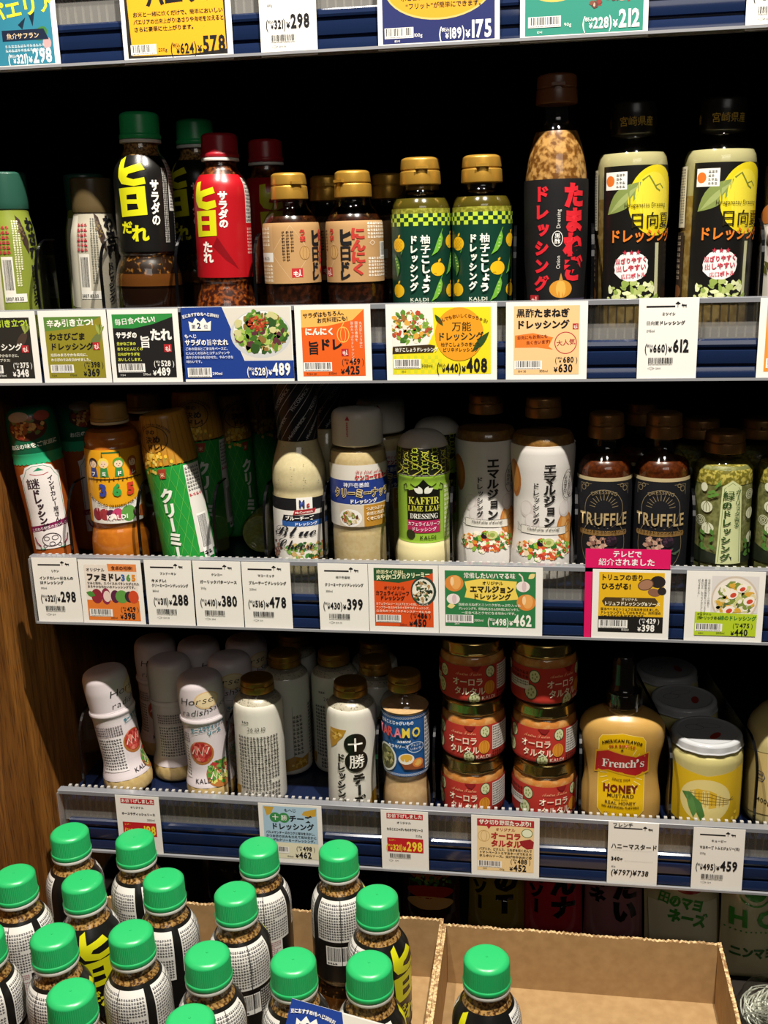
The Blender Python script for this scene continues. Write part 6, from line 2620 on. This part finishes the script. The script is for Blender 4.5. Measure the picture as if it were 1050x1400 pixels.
b.build('clear_film', clear('crinkled_film', (.95, .97, .95), .4, .1), t)
pose(t, 236, -62, 721.5, 0)
t.scale = (1.2, 1.2, 1.2)

# ------------------------------------------------------------------ the crowd of green caps
FG = 'green-capped sesame bottles in the cardboard boxes'
K = make_sesame('green-capped bottle in the back row of the crowded box, next to the wooden panel', group=FG, fine=True)
BZ = 725
spots = [
    (-462, -92, 20, 0, ''),
    (-388, -97, 175, 1, 'green-capped bottle in the back row, in front of the red reduced tag'),
    (-266, -97, -118, 0, 'green-capped bottle in the back row, in front of the pale blue tag'),
    (-188, -94, 122, 0, 'green-capped bottle in the back row, just past the pale blue tag'),
    (-478, -167, -150, 1, 'green-capped bottle of the second row, next to the wooden panel'),
    (-406, -170, 18, 2, 'green-capped bottle of the second row with big yellow lettering towards us'),
    (-340, -157, -165, 0, 'green-capped bottle of the second row with red small print in view'),
    (-264, -171, 140, 1, 'green-capped bottle of the second row, half hiding a back-row bottle'),
    (-140, -161, 66, 0, 'green-capped bottle of the second row next to the empty box, yellow stroke in view'),
    (-468, -251, -150, 0, 'green-capped bottle cut off by the picture edge, third row'),
    (-402, -246, 72, 1, 'green-capped bottle of the third row, black side towards us'),
    (-337, -234, -160, 1, 'green-capped bottle of the third row with white small print in front'),
    (-267, -253, 150, 0, 'green-capped bottle of the third row beside the blue promotion sign'),
    (-194.6, -253, 40, 0, 'green-capped bottle right behind the blue promotion sign'),
    (-132.5, -250, 120, 0, 'green-capped bottle of the third row beside the torn dividing wall'),
    (-360, -309, -40, 0, 'green-capped bottle of the frontmost row, cut off below'),
    (-257, -326, 10, 0, 'green-capped bottle of the frontmost row, only the cap top in view'),
]
for i, (x, y, sp, ln, lb) in enumerate(spots):
    o = K if i == 0 else dup(K, lb)
    pose(o, x, y, BZ + ln * .7, sp + math.degrees(math.atan2(-x, 950 + y)), -ln)
o = dup(K, 'lone green-capped bottle in the nearly empty box')
pose(o, -39, -232, BZ, -12, 0)

# blue promotion card stuck among the bottles
T = Tag(3, 0, 106, 'royal blue promotion sign tilted among the green-capped bottles', cat='sign', group='promotion signs')
T.o.name = 'promotion_sign'
blue_promo(T)
T.end()
T.o.location = (-.2, -.322, .871)
T.o.rotation_euler = (math.radians(-24), math.radians(13), 0)
